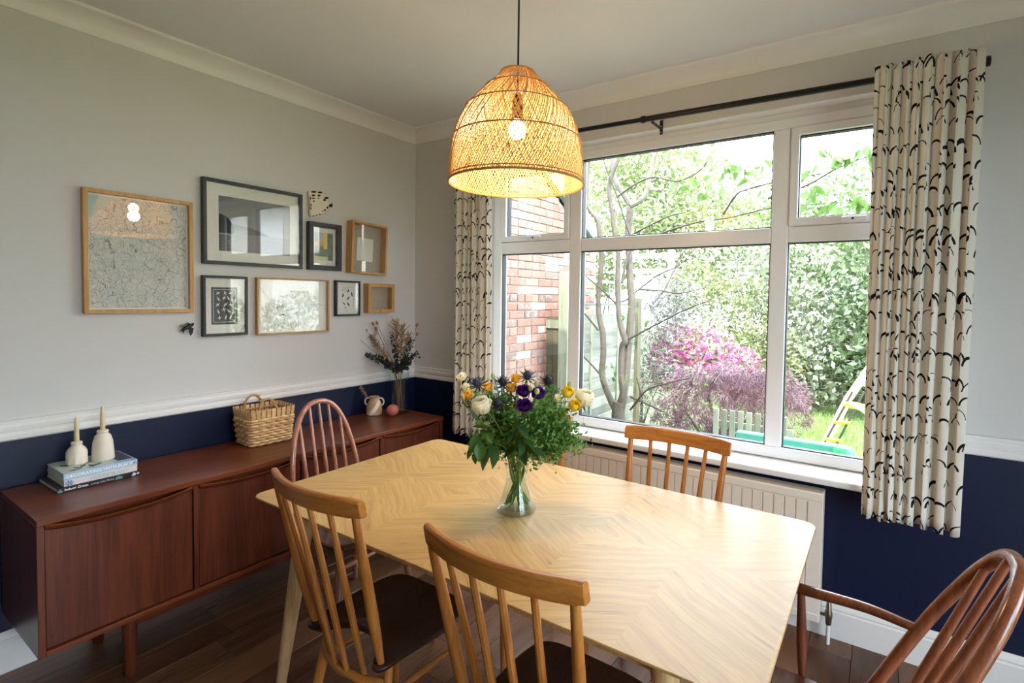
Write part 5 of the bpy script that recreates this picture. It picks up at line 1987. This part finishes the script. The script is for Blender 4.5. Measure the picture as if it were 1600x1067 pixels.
M_BARK = plain('smooth_grey_bark', hx('574F44'), 0.8, 0.3, 25, bmp=0.2)
M_BARKD = plain('twig_bark', hx('40382F'), 0.8, 0.2, 30)
M_GLT = leaf_mat('light_tree_leaf', [hx('808E4E'), hx('9AA468'), hx('687A40'), hx('AEB47E')], trans=0.5, k=0.6)
M_GBIG = leaf_mat('broad_tree_leaf', [hx('5E8A3A'), hx('7FA24C')], trans=0.45, k=KG)
M_GMID = leaf_mat('shrub_leaf', [hx('5F7F40'), hx('8FA85C'), hx('456632'), hx('A9B87A'), hx('738F4C')], trans=0.35, k=KG)
M_GYEL = leaf_mat('yellow_shrub_leaf', [hx('848C46'), hx('A4A868'), hx('5F7236'), hx('B8B484')], trans=0.4, k=KG)
M_GDK = leaf_mat('dark_hedge_leaf', [hx('455A34'), hx('627846'), hx('7C8E5C'), hx('9AA67C')], trans=0.25, k=KG)
M_GVAR = leaf_mat('sunlit_variegated_leaf', [hx('879664'), hx('C4C8A4'), hx('64784A'), hx('DADAC4'), hx('98A67A')], trans=0.3, k=KG)  # white variegation, its palest tones also imitating sun highlights on the leaves
M_MAPLE = leaf_mat('maple_leaf', [hx('8A5A6A'), hx('A67C88'), hx('6E4656'), hx('B898A2'), hx('8C6470')], trans=0.35, k=0.5)
M_AZAL = leaf_mat('azalea_bloom', [hx('E066A6'), hx('F08CC0'), hx('D4509A'), hx('F6B4D4')], trans=0.3, k=0.75)
M_GREYT = leaf_mat('grey_twigs', [hx('76716A'), hx('8E8A80'), hx('5E5A52'), hx('7E8672')], trans=0.2, k=0.6)
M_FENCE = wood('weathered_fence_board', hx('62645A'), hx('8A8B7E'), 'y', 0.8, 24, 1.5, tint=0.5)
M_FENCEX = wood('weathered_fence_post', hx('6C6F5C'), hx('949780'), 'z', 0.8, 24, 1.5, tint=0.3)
M_OLIVE = wood('olive_board', hx('4A4733'), hx('66624A'), 'z', 0.8, 24, 1.5, tint=0.3)  # dark olive timber of the side gate and far fence post

M_PAVE = plain('grey_paving', hx('96928A'), 0.9, 0.1, 8)
struct('added_patio', MB().box(0.12, 6.2, T + 0.02, 1.6, GZ, GZ + 0.03).box(XR + T + 0.02, 6.2, -8, T + 0.02, GZ, GZ + 0.03), M_PAVE)  # unseen paving, added to cut the lawn's green bounce into the room

# brick wall of the next house, along the boundary
BX = 0.12
m_, bb = new_mat('old_brick')
c_o, r_o = coords('Object', True)
oi = node('ShaderNodeObjectInfo')
rr_ = X(oi.outputs['Random'])
n1 = noise(c_o, 22.0, 5, 0.7)
basec = ramp(rr_, [(0.0, hx('96695A')), (0.2, hx('8A5C50')), (0.4, hx('9C7664')), (0.55, hx('7A5F55')), (0.7, hx('6E5E56')), (0.82, hx('946C5C')), (0.9, hx('D8CFC6')), (1.0, hx('C9B0A0'))])
setc(bb, mixc(n1.smooth(0.5, 0.72) * (rr_.smooth(0.2, 0.9) * 0.7 + 0.2), basec, hx('C0B8B0')))
bb.inputs['Roughness'].default_value = 0.9
bump(bb, n1, 0.5, 0.004)
M_BRICK = m_
M_MORTAR = plain('lime_mortar', hx('9C9186'), 0.95, 0.12, 40)
BY1 = 2.55
bw = struct('wall_neighbour', MB().box(BX - 0.20, BX - 0.012, 0.22, BY1, GZ, 2.25), M_MORTAR)


def gable(y):
    # verge slopes down away from the window
    return 2.60 - (y - 1.55) * 0.55


MB_g = MB()
ngon_yz(MB_g, [(0.22, 2.25), (BY1, 2.25), (BY1, gable(BY1)), (0.22, 3.2)], BX - 0.20, BX - 0.012)
put('gable', MB_g, M_MORTAR, bw)
brick_me = [MB().box(-0.09, 0.0, -w_ / 2, w_ / 2, -0.0325, 0.0325).mesh('brick', False) for w_ in (0.212, 0.102)]
for me in brick_me:
    me.materials.append(M_BRICK)
nb = 0
for row in range(44):
    z = GZ + 0.04 + row * 0.0735
    if z < 0.42 or z > 3.1:
        continue
    hdr = row % 4 == 3
    step = 0.1115 if hdr else 0.2225
    y = 0.30 + (0.0557 if hdr else (0.111 if row % 2 else 0.0))
    while y < BY1 - 0.05:
        if y > 0.5 and z < gable(y) - 0.05:
            o = put('brick', brick_me[1 if hdr else 0], None, bw, loc=(BX + rnd.uniform(-0.003, 0.002), y, z), bevel=0.004, seg=1)
            o.rotation_euler = (rnd.uniform(-.008, .008), 0, rnd.uniform(-.01, .01))
            nb += 1
        y += step
put('verge_board', ngon_yz(MB(), [(0.3, 3.28), (BY1 + 0.15, gable(BY1 + 0.15) + 0.0), (BY1 + 0.15, gable(BY1 + 0.15) + 0.16), (0.3, 3.44)], BX - 0.02, BX + 0.045), plain('grey_green_paint', hx('7F9488'), 0.6, 0.05), bw)

# board fence
fx = 0.35
fe = thing('board_fence', (fx, 2.3, GZ), 0, 'weathered horizontal board fence behind the tree', 'fence')
bz = 0.0
fm = MB().box(-0.010, 0.006, -0.79, 0.79, 0, 0.104).mesh('board', False)
fm.materials.append(M_FENCE)
for i in range(16):
    o = put('board', fm, None, fe, loc=(rnd.uniform(-.004, .006), 0, 0.02 + i * 0.097), rot=(rnd.uniform(-.004, .004), R(5), 0))
for y_ in (-0.30, 0.32):
    put('batten', MB().box(0.010, 0.026, y_ - 0.02, y_ + 0.02, 0.02, 1.56), M_FENCEX, fe)
put('post', MB().box(-0.03, 0.07, -0.86, -0.79, 0, 1.985), M_FENCEX, fe, bevel=0.004)
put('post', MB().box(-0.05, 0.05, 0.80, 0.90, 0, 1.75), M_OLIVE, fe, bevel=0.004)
for k in range(6):
    put('trellis_lath', MB().box(-0.004, 0.010, -0.72 + k * 0.27, -0.685 + k * 0.27, 1.57, 1.93), M_FENCEX, fe)
for z_ in (1.66, 1.78, 1.90):
    put('trellis_lath', MB().box(0.010, 0.020, -0.79, 0.80, z_, z_ + 0.03), M_FENCE, fe)
rp_ = thing('side_gate', (0.235, 1.56, GZ), 0, 'narrow olive board panel between brick wall and fence post', 'gate')
for k in range(3):
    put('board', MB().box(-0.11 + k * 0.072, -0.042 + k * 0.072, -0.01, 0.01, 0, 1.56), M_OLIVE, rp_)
put('rail', MB().box(-0.112, 0.105, -0.025, -0.01, 1.45, 1.53), M_FENCEX, rp_)

# multi stemmed tree in front of the fence
TY = 1.85
tree = thing('garden_tree', P_(966, 646, TY) * 1.0, 0, 'multi-stemmed tree with grey bark and light green leaves outside the window', 'tree')
T0 = P_(966, 646, TY)
tree.location = (T0.x, T0.y, GZ)
TO = Vector((T0.x, T0.y, GZ))


def stem(px, r0, r1, dys=0.0, bark=M_BARK, n=9, name='branch'):
    pts = [P_(u, v, TY + dys * i / max(1, len(px) - 1)) - TO for i, (u, v) in enumerate(px)]
    cur = spline(pts, 4)
    put(name, MB().tube(cur, lerp_list(r0, r1, len(cur)), n), bark, tree)


put('trunk', MB().tube(spline([(0.02, 0, -0.02), (0.01, 0, 0.3), P_(966, 646, TY) - TO, P_(968, 628, TY) - TO], 4), lerp_list(0.08, 0.055, 13), 12), M_BARK, tree)
stem([(962, 640), (953, 622), (941, 586), (943, 554), (942, 521), (937, 497), (935, 470), (938, 434), (940, 396), (937, 368), (934, 345), (925, 333), (918, 320), (917, 294), (919, 254), (922, 200)], 0.033, 0.018, 0.1)
stem([(968, 632), (973, 614), (971, 586), (972, 543), (977, 532), (971, 513), (966, 478), (965, 434), (966, 393), (961, 367), (956, 328), (952, 298), (954, 280), (959, 266), (966, 246), (970, 200)], 0.032, 0.018, -0.1)
stem([(970, 640), (977, 597), (981, 548), (985, 510), (987, 470), (984, 429), (983, 393), (981, 365), (984, 331), (984, 320), (972, 300), (966, 292), (959, 274), (957, 250), (960, 200)], 0.040, 0.024, 0.25)
stem([(984, 322), (1001, 313), (1010, 299), (1016, 274), (1024, 240), (1040, 200)], 0.027, 0.016, 0.3)
stem([(972, 443), (978, 410), (985, 392), (990, 380)], 0.014, 0.010, 0.0)
for px, dy in (([(979, 532), (1014, 513), (1041, 499), (1060, 489), (1085, 478), (1108, 470)], -0.4), ([(969, 472), (981, 467), (998, 452), (1028, 430), (1060, 415), (1085, 390), (1100, 370)], 0.3),
               ([(962, 474), (940, 452), (916, 432), (900, 415)], -0.3), ([(935, 516), (913, 489), (895, 470)], -0.2), ([(938, 585), (913, 558), (890, 540), (850, 520)], -0.3),
               ([(984, 367), (974, 338), (964, 306), (952, 276), (943, 250), (935, 215)], -0.2), ([(964, 308), (991, 289), (1020, 277), (1055, 283), (1080, 275), (1100, 260), (1110, 240)], -0.3),
               ([(991, 365), (1016, 352), (1045, 338), (1070, 332)], -0.3), ([(1030, 366), (1062, 355), (1100, 345), (1140, 340), (1205, 325), (1290, 318)], -0.3),
               ([(998, 452), (1030, 454), (1062, 458), (1100, 450)], 0.2), ([(1020, 475), (1040, 450), (1052, 425), (1068, 400), (1085, 385)], 0.6), ([(985, 640), (1010, 610), (1040, 600), (1080, 590)], -0.5),
               ([(985, 640), (1000, 620), (995, 590)], -0.4), ([(985, 620), (1030, 640), (1055, 655)], -0.5), ([(1130, 335), (1150, 305), (1165, 297), (1205, 286), (1290, 270)], -0.5), ([(1200, 310), (1260, 290), (1310, 262), (1370, 240)], -0.6)):
    stem(px, 0.010, 0.004, dy, M_BARKD, 5, 'twig')
# large near leaves, one by one
big = grid_mesh('leaf', leaf_fn(0.085, 0.026, 0.35), 2, 4, M_GBIG)
rg = random.Random(5)
for u, v, n_l in ((1085, 236, 5), (1112, 258, 5), (1135, 262, 6), (1158, 264, 6), (1166, 282, 5), (1118, 284, 5), (1098, 300, 4), (1128, 305, 4), (1075, 275, 4), (1190, 262, 4), (1262, 262, 6), (1290, 238, 6), (1276, 296, 6), (1318, 248, 7),
                  (1345, 228, 6), (1366, 238, 5), (1302, 322, 6), (1340, 318, 6), (1255, 312, 4), (1362, 318, 5), (1060, 250, 4), (1050, 300, 4)):
    y = TY - 0.5 + rg.uniform(-0.2, 0.2)
    for k in range(n_l):
        p = P_(u + rg.gauss(0, 7), v + rg.gauss(0, 6), y) - TO
        o = put('leaf', big, None, tree)
        d_ = Vector((rg.gauss(0, 0.7), rg.gauss(0, 0.7), -rg.uniform(0.2, 1.3))).normalized()
        o.matrix_local = Matrix.Translation(p) @ d_.to_track_quat('Z', 'Y').to_matrix().to_4x4() @ Matrix.Rotation(rg.uniform(0, 6.28), 4, 'Z')
for u, v in ((948, 573), (955, 590), (960, 598), (985, 595), (978, 487), (1010, 502), (1100, 600), (1110, 625), (1045, 600)):
    y = TY - 0.25
    for k in range(5):
        o = put('leaf', big, None, tree)
        d_ = Vector((rg.gauss(0, 0.7), rg.gauss(0, 0.7), -rg.uniform(-0.4, 1.0))).normalized()
        o.matrix_local = Matrix.Translation(P_(u + rg.gauss(0, 5), v + rg.gauss(0, 5), y) - TO) @ d_.to_track_quat('Z', 'Y').to_matrix().to_4x4() @ Matrix.Scale(0.6, 4)
bl_ = []
for i in range(60):
    u, v = rg.uniform(880, 1400), rg.uniform(120, 370)
    if u > 1110 and v < 300 and rg.random() < 0.8:
        continue
    bl_.append((tuple(P_(u, v, rg.uniform(1.9, 3.6)) - TO), (0.28, 0.28, 0.16)))
me = cloud(bl_, 3000, 0.058, 3, 0.55, 0.1)
put('foliage', me, M_GLT, tree, kind='stuff')


def shrub(name, label, blobs, n, size, mat, seed, cat='shrub', group=None, aspect=0.5, extra=None, **kw):
    base = Vector(blobs[0][0])
    o = Vector((base.x, base.y, GZ))
    t = thing(name, o, 0, label, cat, group)
    bl2 = [((b_[0][0] - o.x, b_[0][1] - o.y, b_[0][2] - o.z),) + tuple(b_[1:]) for b_ in blobs]
    put('foliage', cloud(bl2, n, size, seed, aspect, **kw), mat, t, kind='stuff')
    rg_ = random.Random(seed)
    for k in range(4):
        q = bl2[rg_.randrange(len(bl2))][0]
        put('stem', MB().tube(spline([(rg_.uniform(-.05, .05), rg_.uniform(-.05, .05), 0), (q[0] * 0.4, q[1] * 0.4, q[2] * 0.5), q], 4), lerp_list(0.02, 0.006, 9), 6), M_BARKD, t)
    if extra:
        for nm_, me_, mt_ in extra(bl2):
            put(nm_, me_, mt_, t, kind='stuff')
    return t


# dissected maple: bursts of thin drooping strips
def maple_mesh(blobs, n, seed):
    rg = np.random.default_rng(seed)
    W = np.array([np.prod(b_[1]) ** (2 / 3) for b_ in blobs])
    b = MB()
    for i in range(n):
        c, r = blobs[rg.choice(len(blobs), p=W / W.sum())][:2]
        d = rg.normal(size=3)
        d[2] = abs(d[2]) * 0.9 - 0.25
        d /= np.linalg.norm(d)
        p = Vector(c) + Vector(d * np.array(r) * rg.uniform(0.72, 1.02))
        ax = Vector((d[0], d[1], -0.5 + rg.normal() * 0.3)).normalized()
        u = ax.orthogonal().normalized()
        w = ax.cross(u)
        for k in range(6):
            a = k * 1.05 + rg.uniform(-.3, .3)
            dr = (u * math.cos(a) + w * math.sin(a) + ax * 0.5).normalized()
            L = rg.uniform(0.05, 0.095)
            s_ = dr.cross(ax).normalized() * 0.0045
            e = p + dr * L + Vector((0, 0, -0.25 * L))
            mm = p + dr * L * 0.5
            b.add([p, mm + s_, e, mm - s_], [(0, 1, 2, 3)])
    return b


mc = [(1130, 640, 2.5, (.50, .45, .42)), (1065, 655, 2.4, (.30, .3, .28)), (1195, 630, 2.6, (.40, .4, .36)), (1100, 605, 2.8, (.38, .35, .26)), (1160, 600, 2.8, (.36, .36, .26)), (1235, 655, 2.4, (.16, .2, .26)), (1090, 690, 2.2, (.36, .3, .28)), (1170, 690, 2.2, (.40, .3, .28))]
mbl = [(tuple(P_(u, v, y)), r) for u, v, y, r in mc]
mt = thing('japanese_maple', (mbl[0][0][0], mbl[0][0][1], GZ), 0, 'low mounded maple with feathery purple pink leaves under the window', 'shrub')
mo = Vector(mt.location)
mbl = [((Vector(c) - mo), r) for c, r in mbl]
put('foliage', maple_mesh(mbl, 1900, 4), M_MAPLE, mt, kind='stuff')
for k, (c, r) in enumerate(mbl[:5]):
    put('branch', MB().tube(spline([(0.03 * k - 0.06, 0, 0), (c.x * 0.4, c.y * 0.4, c.z * 0.6), c + Vector((0, 0, r[2] * 0.5))], 4), lerp_list(0.03, 0.008, 9), 7), M_BARKD, mt)

az = [((P_(1060, 540, 4.2)), (.42, .35, .30)), ((P_(1105, 545, 4.2)), (.40, .35, .30)), ((P_(1145, 565, 4.0)), (.34, .3, .2)), ((P_(1040, 570, 4.0)), (.25, .25, .35)), ((P_(1080, 600, 4.2)), (.7, .35, .45))]
shrub('pink_azalea', 'azalea covered in bright pink blossom behind the maple', az, 1800, 0.06, M_GMID, 8, extra=lambda bl: [('blossom', cloud(bl[:4], 1500, 0.065, 9, 0.9, 0.75), M_AZAL)])
gt = [(P_(u, v, y), (.42, .4, .45)) for u, v, y in ((1005, 560, 3.7), (1030, 520, 3.8), (1020, 480, 3.9), (1045, 460, 4.2), (1000, 600, 3.6), (1060, 500, 4.3), (1030, 600, 3.6))]
shrub('grey_twig_hedge', 'grey bare twiggy shrub beside the tree and the pink azalea', gt, 5200, 0.16, M_GREYT, 10, aspect=0.07, shell=0.1, up=0.0)
for k, (lab, bl, n, s_, mt_) in enumerate((
        ('yellow green shrub beyond the azalea', [(P_(1110, 480, 6.2), (.7, .6, .6)), (P_(1160, 500, 6.2), (.7, .6, .8)), (P_(1130, 560, 6.0), (.9, .6, .6)), (P_(1085, 450, 6.5), (.5, .5, .5)), (P_(1190, 560, 5.8), (.6, .6, .6))], 5200, .085, M_GYEL),
        ('pale leaved tall shrub right of the yellow one', [(P_(1185, 440, 7.2), (.8, .7, .8)), (P_(1150, 410, 7.4), (.9, .7, .6)), (P_(1200, 520, 7), (.7, .7, .8)), (P_(1185, 600, 6.8), (.7, .6, .6))], 5200, .09, M_GVAR),
        ('big variegated shrub filling the right pane', [(P_(1260, 520, 6.6), (.9, .7, .9)), (P_(1310, 560, 6.4), (.9, .7, .7)), (P_(1250, 440, 7.2), (.9, .8, .8)), (P_(1310, 600, 6.6), (1.0, .6, .35)), (P_(1240, 590, 6.4), (.6, .5, .6))], 6200, .12, M_GVAR),
        ('dark green shrub at right beside the curtain', [(P_(1365, 470, 6.2), (.55, .6, 1.1)), (P_(1355, 540, 6.2), (.6, .6, .7)), (P_(1400, 430, 6.6), (.9, .8, 1.2)), (P_(1385, 590, 6.2), (.6, .6, .4))], 5000, .12, M_GDK),
        ('mid green shrub at the back of the lawn', [(P_(1290, 400, 8.6), (1.2, .9, .8)), (P_(1340, 420, 8.6), (1.1, .9, 1.0)), (P_(1240, 390, 8.8), (1.0, .9, .7)), (P_(1310, 480, 8.3), (1.3, .8, .9))], 6000, .12, M_GMID))):
    shrub('garden_shrub', lab, bl, n, s_, mt_, 20 + k, group='shrubs beyond the lawn')
for k, (lab, bl, n) in enumerate((
        ('tall tree behind the fence at left, seen through the branches', [(P_(930, 330, 9), (1.5, 1.2, 1.3)), (P_(1000, 300, 10), (1.6, 1.2, 1.5)), (P_(960, 240, 10), (1.6, 1.2, 1.2)), (P_(930, 420, 8.5), (1.0, 1.0, .7))], 6500),
        ('tall tree in the middle behind the white pergola', [(P_(1060, 330, 11), (1.5, 1.2, 1.2)), (P_(1110, 370, 11), (1.6, 1.2, 1.1)), (P_(1060, 390, 10.5), (1.4, 1.1, .9)), (P_(1030, 260, 11.5), (1.3, 1.2, 1.2))], 6000),
        ('tall tree at the back right below the bright sky', [(P_(1200, 360, 12), (1.8, 1.3, .9)), (P_(1280, 350, 12.5), (1.9, 1.3, 1.0)), (P_(1350, 330, 12), (1.8, 1.3, 1.3)), (P_(1300, 420, 12), (2.2, 1.3, 1.2)), (P_(1180, 420, 12), (1.8, 1.3, 1.2))], 7500))):
    shrub('back_tree', lab, bl, n, .17, (M_GLT, M_GLT, M_GMID)[k], 40 + k, 'tree', 'trees at the back of the garden')
# seen in the picture glass and through the side door only
shrub('side_hedge', 'long hedge along the right side of the garden, seen in the picture glass', [((8.5, 4.5, .6), (1.4, 1.2, 1.0)), ((7.5, 6.5, .8), (1.5, 1.2, 1.2)), ((9.5, 2.5, .6), (1.3, 1.3, 1.0)), ((10, -.5, .6), (1.3, 1.6, 1.0)), ((10, -3, .6), (1.3, 1.6, 1.0))], 9000, .13, M_GMID, 60, 'hedge')

shrub('side_shrub', 'broad shrub at the back of the lawn, hidden behind the right curtain', [((4.2, 7.5, .6), (1.2, .9, 1.1)), ((5.6, 7.8, .8), (1.3, 1.0, 1.4)), ((4.6, 9.5, 2.2), (2.0, 1.3, 1.6)), ((6.4, 10, 2.4), (2.0, 1.4, 1.8))], 7000, .15, M_GMID, 61)

# white pergola far back
pg = thing('white_pergola', (P_(1010, 430, 8.0).x, 8.0, GZ), 0, 'white painted pergola rails beyond the tree', 'pergola')
px0 = P_(960, 410, 8.0).x - pg.location.x
px1 = P_(1060, 410, 8.0).x - pg.location.x
for zz in (P_(1010, 400, 8.0).z, P_(1010, 424, 8.0).z):
    put('rail', MB().box(px0, px1, -0.05, 0.05, zz - GZ - 0.05, zz - GZ + 0.05), M_TRIM, pg, bevel=0.01)
for xx in (px0 + 0.1, px1 - 0.15):
    put('post', MB().box(xx - 0.06, xx + 0.06, -0.06, 0.06, 0, P_(1010, 392, 8.0).z - GZ), M_TRIM, pg, bevel=0.01)
# pale slats added before the maple, imitating the radiator reflected in the pane
pk = thing('reflection_slats', (P_(1165, 640, 1.8).x, 1.8, GZ), 0, 'low pale picket row in front of the maple, imitating the radiator reflected in the glass', 'fence')
pme = MB().box(-0.022, 0.022, -0.009, 0.009, 0, 0.80).mesh('slat', False)
pme.materials.append(M_FENCEX)
for k in range(9):
    put('slat', pme, None, pk, loc=(-0.235 + k * 0.066, rnd.uniform(-.004, .004), 0.03), bevel=0.004, seg=1)
for z_ in (0.15, 0.68):
    put('rail', MB().box(-0.25, 0.36, 0.010, 0.03, z_, z_ + 0.05), M_FENCEX, pk)
# rope ladder with yellow rungs on a leaning pole
M_YEL = plain('yellow_plastic', hx('D9D92E'), 0.4, 0.05)
M_ROPEB = plain('dark_rope', hx('3C3830'), 0.8, 0.2, 60)
la = [P_(1287, 694, 3.5), P_(1332, 612, 3.5)]
lb = [P_(1306, 696, 3.5), P_(1350, 612, 3.5)]
ld = thing('rope_ladder', (la[0].x, 3.5, la[0].z), 0, 'play rope ladder with yellow rungs standing on the lawn', 'ladder')
lo = Vector(ld.location)
for q in (la, lb):
    g = Vector((q[0].x - 0.02, q[0].y, GZ))
    put('rope', MB().tube([g - lo, q[0] - lo, q[1] - lo], 0.011, 8), M_ROPEB, ld)
for f_ in (0.10, 0.43, 0.76):
    a, c_ = la[0].lerp(la[1], f_) - lo, lb[0].lerp(lb[1], f_) - lo
    e = (c_ - a) * 0.22
    put('rung', MB().tube([a - e, c_ + e], 0.019, 10), M_YEL, ld)
pole = tag(put('wooden_pole', MB().tube([P_(1275, 720, 3.7), P_(1326, 622, 3.7), P_(1372, 556, 3.75), P_(1440, 455, 3.8)], [0.04, 0.04, 0.04, 0.04], 12), plain('pale_timber', hx('CDB9A0'), 0.7, 0.1, 20)),
           'pale round timber pole leaning behind the rope ladder', 'pole')
fp = thing('play_canopy', P_(1345, 640, 3.3), 0, 'yellow green fabric flap hanging by the rope ladder', 'canopy')
fpo = P_(1345, 640, 3.3)
put('flap', grid_mesh('flap', lambda u, v: tuple(P_(1318 + 42 * u + 12 * v, 628 + 6 * u * u + (10 + 30 * u * u) * v, 3.3 - 0.15 * math.sin(u * 5) * v) - fpo), 10, 4, plain('yellow_fabric', hx('D8E04A'), 0.6, 0.05)), None, fp).modifiers.new('thickness', 'SOLIDIFY').thickness = 0.006
# green plastic play table just outside
gt_ = thing('play_table', (2.47, 1.05, GZ + 0.03), 0, 'pale green plastic water table right outside the window', 'play table')
M_TEALPL = plain('green_plastic', hx('5FA892'), 0.35, 0.03)
M_GRPL = plain('bright_green_plastic', hx('3FAE6A'), 0.35, 0.03)
zr_ = 0.575 - GZ
put('rear_rim', MB().box(-0.45, 0.175, -0.03, 0.03, zr_ - 0.13, zr_), M_TEALPL, gt_, bevel=0.012)
put('corner', MB().lathe([(0.058, zr_ - 0.16), (0.06, zr_ - 0.15), (0.06, zr_ - 0.02), (0.045, zr_)], 20, (0.19, -0.03, 0)), M_GRPL, gt_, label='bright green rounded corner')
put('front_rim', MB().box(-0.45, 0.60, -0.30, -0.23, zr_ - 0.17, zr_ - 0.085), M_TEALPL, gt_, bevel=0.015)
put('basin', MB().box(-0.44, 0.58, -0.24, -0.03, zr_ - 0.19, zr_ - 0.16), M_TEALPL, gt_, bevel=0.01)
for xx, yy in ((-0.40, -0.02), (0.15, -0.02), (-0.40, -0.26), (0.54, -0.26)):
    put('leg', MB().lathe([(0.022, 0), (0.026, zr_ - 0.18)], 14, (xx, yy, 0)), M_TEALPL, gt_)
# grass blades on the lawn in view
rgn = np.random.default_rng(2)
gl_ = cloud([((2.2, 5.0, GZ + 0.03), (2.0, 2.6, 0.03))], 16000, 0.085, 77, 0.10, 0.0, 0.0, -3.0)
tag(put('grass', gl_, leaf_mat('grass_blade', [hx('66883C'), hx('80A04E'), hx('98B264'), hx('527636')], trans=0.4)), 'sunlit short lawn grass beyond the play table', 'grass', kind='stuff')
# house across the gardens, mirrored in the picture glass
hs = thing('neighbour_house', (15, 9, GZ), R(-25), 'distant house with a red tiled roof', 'house')
put('wall', MB().box(-4, 4, -3, 3, 0, 4.6), plain('render_wall', hx('D8CFC4'), 0.9, 0.05), hs)
rf = MB()
rf.add([(-4.4, -3.4, 4.5), (4.4, -3.4, 4.5), (4.4, 3.4, 4.5), (-4.4, 3.4, 4.5), (-2.0, 0, 7.2), (2.0, 0, 7.2)], [(0, 1, 5, 4), (1, 2, 5), (2, 3, 4, 5), (3, 0, 4), (3, 2, 1, 0)])
put('roof', rf, plain('clay_tile', hx('9A5B48'), 0.8, 0.2, 30), hs)
for xx in (-2.4, 0, 2.4):
    put('window', MB().box(xx - 0.6, xx + 0.6, -3.04, -2.9, 2.8, 4.0), M_TRIM, hs)
